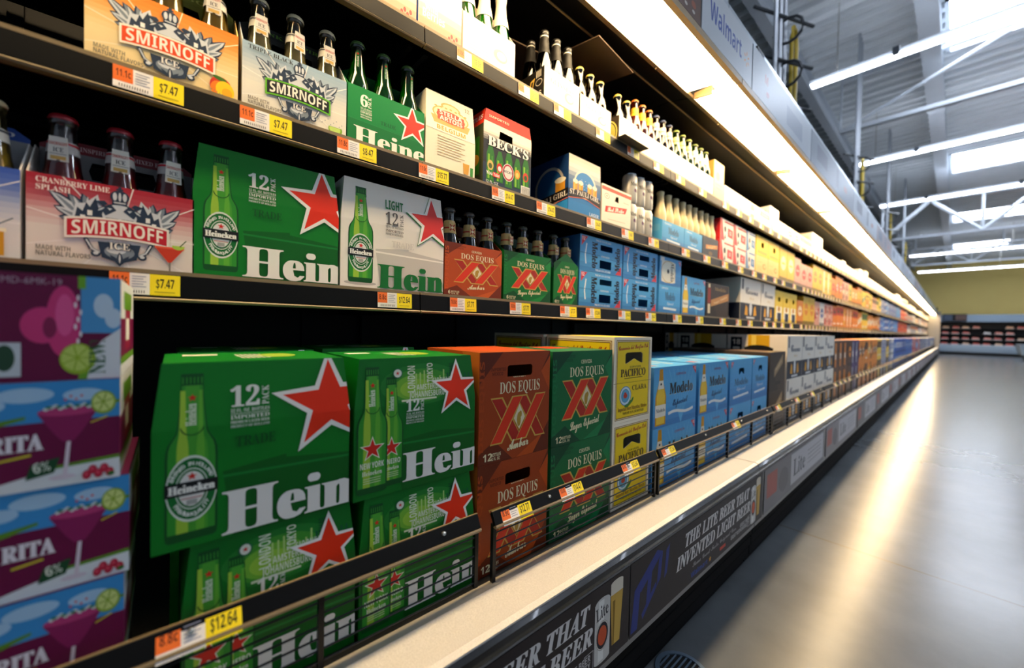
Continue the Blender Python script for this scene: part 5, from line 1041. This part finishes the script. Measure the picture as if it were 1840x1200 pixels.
def palette(row, y):
    if row == 0:
        if y < 5.2: return [('red', 'brown'), ('purple', 'grey'), ('brown', 'orange'), ('grey', 'sky blue')]
        if y < 6.6: return [('orange', 'yellow'), ('grey', 'white'), ('orange', 'brown')]
        if y < 8.5: return [('yellow', 'brown'), ('grey', 'blue'), ('white', 'blue')]
        if y < 12.5: return [('blue', 'white'), ('blue', 'sky blue'), ('blue', 'grey')]
        if y < 15: return [('red', 'white'), ('sky blue', 'red')]
        return [('white', 'blue'), ('grey', 'blue'), ('blue', 'white')]
    if row == 1:
        if y < 8: return [('white', 'cream'), ('cream', 'yellow'), ('white', 'orange'), ('white', 'pink')]
        if y < 13: return [('white', 'blue'), ('cream', 'yellow'), ('white', 'cream')]
        return [('white', 'red'), ('white', 'cream'), ('cream', 'brown')]
    if y < 5: return [('yellow', 'cream'), ('cream', 'green'), ('pink', 'red'), ('yellow', 'orange'), ('white', 'blue'), ('orange', 'cream')]
    if y < 9: return [('orange', 'red'), ('orange', 'yellow'), ('pink', 'brown'), ('yellow', 'green'), ('orange', 'cream')]
    if y < 12.5: return [('blue', 'white'), ('sky blue', 'blue'), ('blue', 'grey')]
    if y < 15: return [('red', 'white'), ('red', 'orange')]
    return [('white', 'blue'), ('grey', 'orange'), ('cream', 'red'), ('white', 'grey')]
for row, z, y, x in ((1, Z1+.0032, 2.345, SX), (2, Z2+.0032, 3.415, SX), (3, Z3+.0032, 3.94, SX), (0, ZD, 4.1, DX)):
    run = 0; seq = -1; nb = 0
    while y < YC-.5:
        if run <= 0: c1, c2 = random.choice(palette(row, y)); k = random.randrange(4); run = random.randint(1, 2 if y < 9 else 3); w = .2 if y < 7 else random.choice((.27, .33)) if y < 13 else .4; hh = random.choice((.2, .225, .245)) if row != 1 else random.choice((.13, .2, .17)); seq += 1
        run -= 1
        if row == 1 and y < 7.5 and (seq % 4 != 3):
            h = .105
            far_pack(row, y, c1, c2, k, .2, h, .128, x, z); kd = random.choice(('pils', 'pale', 'brown', 'white', 'pale')) if run == 0 or nb == 0 else kd
            for i in range(3):               # the bottle necks stand above the pack front
                nb += 1; bottle(kd, (x-.16, y+.2*(2*i+1)/6, z), 'small blurred bottle behind the top shelf cartons, %s along the far row of bottles' % nth(nb), 'far bottles on the top shelf')
            y += .203; continue
        if row in (1, 2, 3) and False: pass
        if row == 0:
            far_pack(row, y, c1, c2, k, w, .24, .25, x, z, 1); far_pack(row, y, c1, c2, k, w, .24, .25, x, z+.2405, 2)
        elif row in (2, 3) and y > 9 and y < 15:
            far_pack(row, y, c1, c2, k, w, .12, .25, x, z, 1); far_pack(row, y, c1, c2, k, w, .12, .25, x, z+.1205, 2)
        else: far_pack(row, y, c1, c2, k, w, hh, .25, x, z)
        y += w+.006

big = MB()                                     # the packs beyond, too far to count
for m, p in REST:
    big_n = len(big.v); big.v += [tuple(Vector(q)+p) for q in m.v]; big.f += [tuple(i+big_n for i in f) for f in m.f]; big.mi += [big.m(m.mats[i]) for i in m.mi]; big.sm += m.sm
tag(big.build('distant_stock'), 'blurred mass of coloured beer cartons on the farthest shelves', 'beer cartons', kind='stuff')

# ------------------------------------------------------------------ price tags
TP = {}
def price_tag(price, unit):
    if (price, unit) in TP: return copy_tree(TP[(price, unit)])
    w, h = .083, .034; b = MB(); F = front(b, w, h, base='#ece8e4', thick=.0006)
    F.d('#e8702c', R(0, h*.3, w*.27, h)).d('#f0d81c', R(w*.55, 0, w, h)); F.d('#5a2412', TX(unit, w*.04, h*.52, h*.32, 'ss', 'l', w*.2)).d('#1a1a14', TX('$'+price, w*.775, h*.36, h*.42, 'ss', 'c', w*(.27 if len(price) < 5 else .33)))
    F.d('#8a90a8', *[LN(w*.3, h*(.85-.12*i), w*(.5-.04*(i % 2)), h*(.85-.12*i), h*.035) for i in range(5)]).d('#3a3a3a', *[R(w*(.08+.035*i), h*.07, w*(.092+.035*i), h*.2) for i in range(12)]).d('#8a7a1c', LN(w*.62, h*.16, w*.92, h*.16, h*.03))
    o = b.build('price_tag'); TP[(price, unit)] = o; return o
TAGS = {3: [(-.072, '7.47', '11.1c', 'under the red topped carrier'), (.349, '12.64', '8.8c', 'under the white twelve pack'), (.539, '7.77', '10.8c', 'under the orange brown carrier'), (.743, '7.77', '10.8c', 'under the forward facing green carrier'), (.962, '7.77', '10.8c', 'under the end on green carrier'), (1.098, '12.64', '8.8c', 'under the first blue can cartons')],
        2: [(-.285, '7.47', '11.1c', 'at the far left edge of the middle shelf'), (-.069, '7.47', '11.1c', 'under the mango carrier'), (.091, '7.47', '11.1c', 'under the black banner carrier'), (.258, '8.47', '11.8c', 'under the green star carrier'), (.445, '15.77', '11.0c', 'under the cream oval plaque carton'), (.668, '14.47', '10.0c', 'under the red topped bottle carton'), (.843, '14.47', '10.0c', 'before the blue mug carton'), (1.09, '14.47', '10.0c', 'under the blue mug carton'), (1.305, '9.97', '6.9c', 'under the red stripe carton')],
        1: [(.546, '9.98', '13.9c', 'under the white foil carrier'), (.758, '9.28', '12.9c', 'under the harp carrier'), (.91, '9.28', '12.9c', 'between the two stout carriers'), (1.13, '9.98', '13.9c', 'under the second stout carrier'), (1.33, '7.98', '11.1c', 'under the tipped carrier')]}
ZL = {1: Z1, 2: Z2, 3: Z3}
TY = math.radians(-3.5)
def put_tag(row, y, p, u, lab, grp=None):
    o = price_tag(p, u); o.location = (-.8572, y, ZL[row]-.0385); o.rotation_euler = (0, TY, 0)
    tag(o, lab, 'price tag', grp or 'price tags')
for row in (3, 2, 1):
    for y, p, u, wh in TAGS[row]: put_tag(row, y, p, u, 'yellow and orange price tag %s' % wh)
    y = TAGS[row][-1][0]+.2; n = 0
    while y < 16:
        n += 1; put_tag(row, y, random.choice(('7.47', '8.47', '12.64', '14.47', '9.97')), '9.9c', 'small yellow price tag farther along the %s shelf edge, %s past the labelled packs' % (SNAME[row], nth(n)), 'far price tags')
        y += random.choice((.2, .24, .3)) if y < 3.9 else random.choice((.13, .16)) if y < 8 else .3
RT = [(-.012, '12.64', '8.8c', 'on the fence before the left green stack'), (.512, '12.77', '8.9c', 'on the fence before the brown carton stack'), (.69, '14.47', '10.0c', 'on the fence before the dark green cartons'), (.95, '12.64', '8.8c', 'on the fence before the yellow cartons'), (1.175, '12.64', '8.8c', 'on the fence before the first sky blue stack'), (1.76, '12.64', '8.8c', 'on the fence before the second sky blue stack')]
FT = math.radians(-28.7)
def fence_tag(y, p, u, lab, grp=None):
    o = price_tag(p, u); zz = .550 if y < .46 else .542; o.location = (RX+.0058, y, zz-.018); o.rotation_euler = (0, FT, 0); tag(o, lab, 'price tag', grp or 'price tags')
for y, p, u, wh in RT: fence_tag(y, p, u, 'yellow and orange price tag %s' % wh)
y = 2.36; n = 0
while y < 16:
    n += 1
    if not any(abs(y+.04-q) < .05 for f in FENCES for q in f): fence_tag(y, '14.47', '9.9c', 'small yellow price tag on the deck fence, %s beyond the sky blue stacks' % nth(n), 'far price tags')
    y += .37 if y < 3.5 else .2 if y < 9 else .35

# ------------------------------------------------------------------ header signs and base banners
def hsign(name, label, y0, y1, z0, z1, base, fn, cat='sign', x=-.609):
    b = MB(); F = front(b, y1-y0, z1-z0, base=base, thick=.003); fn(F, y1-y0, z1-z0); o = b.build(name, None, (x+.0042, y0, z0)); return tag(o, label, cat)
def poster(F, w, h): F.d('#c8c4be', *[R(w*.1, h*(.35+.09*i), w*.8, h*(.4+.09*i)) for i in range(7)]).d('#a85a3a', *[EL(w*(.2+.16*i), h*.22, w*.05, h*.06) for i in range(5)]).d('#d8ccc0', *[EL(w*(.2+.16*i), h*.1, w*.03, h*.03) for i in range(5)])
hsign('header_poster', 'brown poster with white stripes on the cooler header', 1.02, 1.36, 1.975, 2.17, '#6a4a3a', poster, 'poster')
def wm(F, w, h):
    F.d('#2f4fa8', TX('Walmart', w*.44, h*.36, h*.36, 'ss', 'c', w*.62))
    for i in range(6):
        a = math.pi/2+i*math.pi/3; F.d('#f0a04a', EL(w*.87+.022*math.cos(a), h*.48+.022*math.sin(a), .009, .0035, 10, rot=a))
hsign('header_sign', 'white store sign with blue lettering and an orange spark', 1.37, 1.865, 1.975, 2.17, '#d5dbe2', wm)
hsign('header_sign', 'pale header sign with a faint red mark beside the blue lettered one', 1.875, 2.9, 1.975, 2.17, '#c3ccd6', lambda F, w, h: F.d('#c88a90', TX('M', w*.18, h*.5, h*.2, 'ss'), EL(w*.2, h*.3, .02, .012)).d('#a8b4c4', R(w*.5, h*.2, w*.8, h*.7)))
for i in range(9):
    c = ['#8f9aa8', '#b8c2cc', '#9a8f94', '#aab6c4'][i % 4]
    hsign('header_sign', 'soft grey header sign strip over the far cooler, %s past the pale one' % nth(i+1), 2.91+1.5*i, 4.4+1.5*i, 1.975, 2.17, c, lambda F, w, h: F.d('#6a7488', R(w*.1, h*.3, w*.3, h*.8), R(w*.5, h*.2, w*.56, h*.9)).d('#a8706a', R(w*.7, h*.4, w*.78, h*.6)))
b = MB(); b.box(0, .012, 0, .1, 0, .075, BLACKG); b.box(.012, .014, .01, .09, .01, .065, M('screen_grey', '#5a6274', rough=.2)); o = b.build('digital_display', None, (-.6585, 2.06, 2.2)); tag(o, 'small dark rectangular display on the upper cooler header', 'display')
def lite(F, w, h):
    F.d('#2a2427', R(0, 0, w, h)); F.d('#23357e', PG((w*.005, h*.05), (w*.035, h*.05), (w*.05, h*.7), (w*.02, h*.6)), PG((w*.02, h*.6), (w*.13, h*.95), (w*.16, h*.88), (w*.05, h*.52)), PG((w*.06, h*.12), (w*.13, h*.42), (w*.125, h*.5), (w*.055, h*.2)), PG((w*.075, h*.2), (w*.095, h*.28), (w*.105, h*.75), (w*.085, h*.7)), PG((w*.13, h*.42), (w*.15, h*.5), (w*.16, h*.88), (w*.14, h*.8)), PG((w*.17, h*.45), (w*.185, h*.5), (w*.2, h*.92), (w*.18, h*.86)))
    F.d('#d8d4d2', TX('THE LITE BEER THAT', w*.57, h*.66, h*.22, 'sbi', 'c', w*.545, fat=h*.008), TX('INVENTED LIGHT BEER', w*.548, h*.37, h*.22, 'sbi', 'c', w*.61, fat=h*.008)).d('#b8b4b4', TX('Same Great Taste. Original Can.', w*.53, h*.23, h*.08, 'scr', 'c', w*.36))
    F.d('#2a4aa0', TX('Walmart', w*.40, h*.07, h*.085, 'ss', 'c', w*.12)).d('#d89a3a', STAR(w*.48, h*.11, h*.05, 0, .6)).d('#c8402e', R(w*.56, h*.09, w*.61, h*.15)).d('#c4c0c0', TX('GREAT BEER', w*.848, h*.19, h*.075, 'ss', 'r', w*.1), TX('GREAT RESPONSIBILITY', w*.848, h*.1, h*.075, 'ss', 'r', w*.19), FR(w*.825, h*.07, w*.858, h*.29, h*.008))
    x = w*.925
    F.d('#c9a24a', PG((x+w*.004, h*.14), (x+w*.035, h*.14), (x+w*.046, h*.78), (x-w*.004, h*.78))).d('#8a6a24', PG((x+w*.006, h*.14), (x+w*.012, h*.14), (x+w*.014, h*.7), (x+w*.004, h*.7))).d('#dcd2c0', R(x-w*.004, h*.78, x+w*.046, h*.92), EL(x+w*.021, h*.92, w*.025, h*.035)).d('#c9c6c2', R(x-w*.064, h*.08, x-w*.006, h*.80), EL(x-w*.035, h*.08, w*.029, h*.035), EL(x-w*.035, h*.80, w*.027, h*.05)).d('#e6e4e0', R(x-w*.05, h*.08, x-w*.03, h*.82)).d('#1c1e26', TX('Lite', x-w*.035, h*.6, h*.16, 'sb', 'c', w*.046, rot=.12)).d('#1c1e2c', EL(x-w*.035, h*.38, w*.025, h*.18)).d('#d8d2c8', RING(x-w*.035, h*.38, w*.0245, h*.175, w*.0025)).d('#c8502c', EL(x-w*.035, h*.38, w*.0165, h*.12))
def panel(c, word=None, wc='#3a3a40'):
    def fn(F, w, h):
        F.d(c, R(0, 0, w, h)).d('#a85a50', R(w*.03, h*.3, w*.16, h*.85)).d('#6a6668', EL(w*.25, h*.45, w*.07, h*.3)).d('#b8b6ba', R(w*.36, h*.12, w*.98, h*.92)).d(wc, TX(word or 'Lite', w*.5, h*.3, h*.45, 'sb', 'c', w*.2)).d('#8a888c', *[LN(w*.65, h*(.7-.12*i), w*.93, h*(.72-.12*i), h*.03) for i in range(4)])
    return fn
BX = -.5035
n = 0
for (p, q) in ((-1.13, -.152), (-.145, .833), (.838, 1.816)):
    n += 1
    b = MB(); F = front(b, q-p, .183, base='#2a2427', thick=.0012); lite(F, q-p, .183); o = b.build('banner', None, (BX+.0025, p, .179)); tag(o, 'dark beer banner with white slanted lettering, %s of three along the case base' % nth(n), 'banner')
y = 1.84; n = 0
while y < 20:
    n += 1; w = 1.1; b = MB(); F = front(b, w, .183, base='#6f6b6c', thick=.0012); panel(['#6f6b6c', '#7a7678', '#8a8486'][n % 3])(F, w, .183); o = b.build('banner', None, (BX+.0025, y, .179))
    tag(o, 'grey and white beer banner on the case base, %s past the dark ones' % nth(n), 'banner'); y += 1.16

# ------------------------------------------------------------------ pipes, hoses and boxes above the cooler
HOSE = M('yellow_hose', '#c2a52c', rough=.45); PIPE = M('dark_pipe', '#3a3d42', rough=.4, metal=.3)
for i, y in enumerate((3.7, 7.4, 11.2, 15)):
    t = empty('refrigeration_pipe_stand', (-1.0, y, 2.065), 'rack of dark pipes with a yellow loop above the cooler, %s from the front' % nth(i+1), 'pipes', 'pipe racks on the cooler roof')
    b = MB()
    for k in range(3): b.tube([(0, -.12+.12*k, 0), (0, -.12+.12*k, 1.5), (.0, -.12+.12*k, CEIL-2.075)], .016, M('galvanised_pipe', '#a8adb4', rough=.4, metal=.5), 6)
    b.build('riser_pipe', t)
    b = MB(); b.tube([(.03, .2, .0), (.03, .2, 1.35), (.03, .24, 1.45), (.03, .3, 1.45), (.03, .34, 1.35), (.03, .34, 0)], .016, HOSE, 8); b.build('yellow_hose', t)
    for k in range(4):
        b = MB(); b.tube([(-.1, -.3, .35+.35*k), (.15, .32, .38+.35*k)], .013, PIPE, 6); b.build('cross_pipe', t)
    b = MB()
    for k in range(3):
        pts = [(.05+.1*math.cos(a), .02, .6+.35*k+.1*math.sin(a)) for a in [math.pi*2*j/12 for j in range(13)]]; b.tube(pts, .011, PIPE, 6)
    b.build('pipe_coil', t)
t = empty('cooler_duct', (-1.25, -1.5, 2.6), 'long pale duct hung above the near cooler on dark rods', 'duct')
b = MB(); b.box(-.25, .3, 0, 4.0, 0, .42, WHITE); b.build('duct_box', t)
for k in range(5):
    b = MB(); b.tube([(.42, .5+.75*k, -.03), (-.35, .5+.75*k, -.03)], .012, PIPE, 6); b.tube([(.4, .5+.75*k, -.03), (.4, .5+.75*k, CEIL-2.6)], .006, PIPE, 5); b.build('hanger', t)

# ------------------------------------------------------------------ floor drain
t = empty('floor_drain', (-.465, 1.05, 0), 'round dark drain grate in the floor beside the case kick plate', 'drain')
b = MB(); b.lathe([(.07, 0), (.07, .003), (.058, .004), (.058, 0)], M('drain_iron', '#56687a', rough=.5, metal=.4), 24, caps=False); b.build('drain_ring', t)
b = MB(); b.lathe([(.001, .0006), (.058, .0006)], BLACK, 20, caps=False)
for k in range(9): 
    xx = -.05+.0125*k; L = math.sqrt(max(0, .057**2-xx*xx)); b.box(xx-.002, xx+.002, -L, L, .001, .003, MC['drain_iron'])
b.build('drain_grate', t)

# ------------------------------------------------------------------ the meat case across the far end
FY = 31.0; CASEW = M('far_case_enamel', '#8fa0ae', rough=.35, noise=.05, nscale=3); FARD = M('far_case_dark', '#14181c', rough=.6)
t = empty('meat_case', (4, FY, 0), 'long pale blue meat display case under the yellow wall', 'display case')
b = MB(); b.prismx([(-.02, .16), (0, .14), (1.2, .14), (1.2, .52), (.1, .52), (.0, .5), (-.02, .36)], -4.7, 6, CASEW); b.build('case_base', t)
b = MB(); b.box(-4.7, 6, .1, 1.2, 0, .14, FARD); b.build('kick_base', t)
b = MB(); b.box(-4.7, 6, 1.15, 1.2, .52, 1.75, FARD); b.build('case_back', t)
b = MB(); b.box(-4.7, 6, .25, 1.2, 1.75, 2.1, CASEW); b.box(-4.7, 6, .2, .25, 1.72, 2.1, CASEW); b.build('case_canopy', t)
b = MB(); b.box(-4.6, 5.9, .4, .5, 1.735, 1.748, M('far_case_lamp', '#fff0dc', rough=.5, emit=4, ecol='#ffe6c8')); b.build('case_lamp', t)
for k in range(3):
    b = MB(); b.box(-4.65, 5.95, .42+.08*k, 1.15, .78+.29*k, .80+.29*k, FARD); b.build('case_shelf', t)
MEAT = [M('meat_red', '#c2544a', rough=.3), M('meat_pink', '#d88878', rough=.3), M('meat_pale', '#d8b090', rough=.3), M('meat_white', '#d8d4d0', rough=.3)]
mp = []
for c in MEAT:
    b = MB(); b.box(0, .28, -.1, .1, 0, .03, MC['meat_white']); b.prism([(.02, .03), (.26, .03), (.24, .1), (.05, .12)], -.09, .09, c); o = b.build('meat_tray'); mp.append(o)
n = 0; used = set(); random.seed(4)
for lv, (z, y) in enumerate(((.522, FY+.3), (.802, FY+.56), (1.092, FY+.64), (1.382, FY+.72))):
    for k in range(22):
        if random.random() < .12: continue
        x = -.5+.36*k+random.uniform(-.02, .02); j = random.choices(range(4), (5, 4, 2, 1))[0]
        if j in used: o = mp[j].copy(); col.objects.link(o)
        else: o = mp[j]; used.add(j)
        n += 1; o.location = (x, y, z); tag(o, 'wrapped %s tray in the far case, %s along its %s level' % (('red meat', 'pink meat', 'pale meat', 'white')[j], nth(k+1), ('lowest', 'second', 'third', 'top')[lv]), 'meat tray', 'meat trays in the far case')
for o, u in ((mp[j], j) for j in range(4) if j not in used): bpy.data.objects.remove(o)
t = empty('dark_menu_screen', (-.12, FY+.1, 1.75), 'dark wide screen at the left end of the far meat case', 'screen')
b = MB(); b.box(-.35, .5, 0, .06, 0, .38, BLACKG); b.build('screen_case', t)
b = MB(); b.box(-.33, -.0, -.004, 0, .03, .35, M('screen_blue', '#3a4658', rough=.3)); b.box(.1, .48, -.004, 0, .05, .33, M('screen_brown', '#5a4038', rough=.4)); b.build('screen_panel', t)
t = empty('island_freezer', (3.6, 27.4, 0), 'low grey island freezer on the right before the meat case', 'freezer')
b = MB(); b.prism([(-1.75, .22), (1.6, .22), (1.6, .62), (-1.8, .62), (-1.8, .5)], -.9, .9, CASEW); b.build('freezer_body', t)
b = MB(); b.box(-1.6, 1.5, -.8, .8, 0, .22, FARD); b.build('freezer_base', t)
b = MB(); b.box(-1.82, 1.62, -.92, .92, .62, .66, CASEW); b.build('freezer_rim', t)
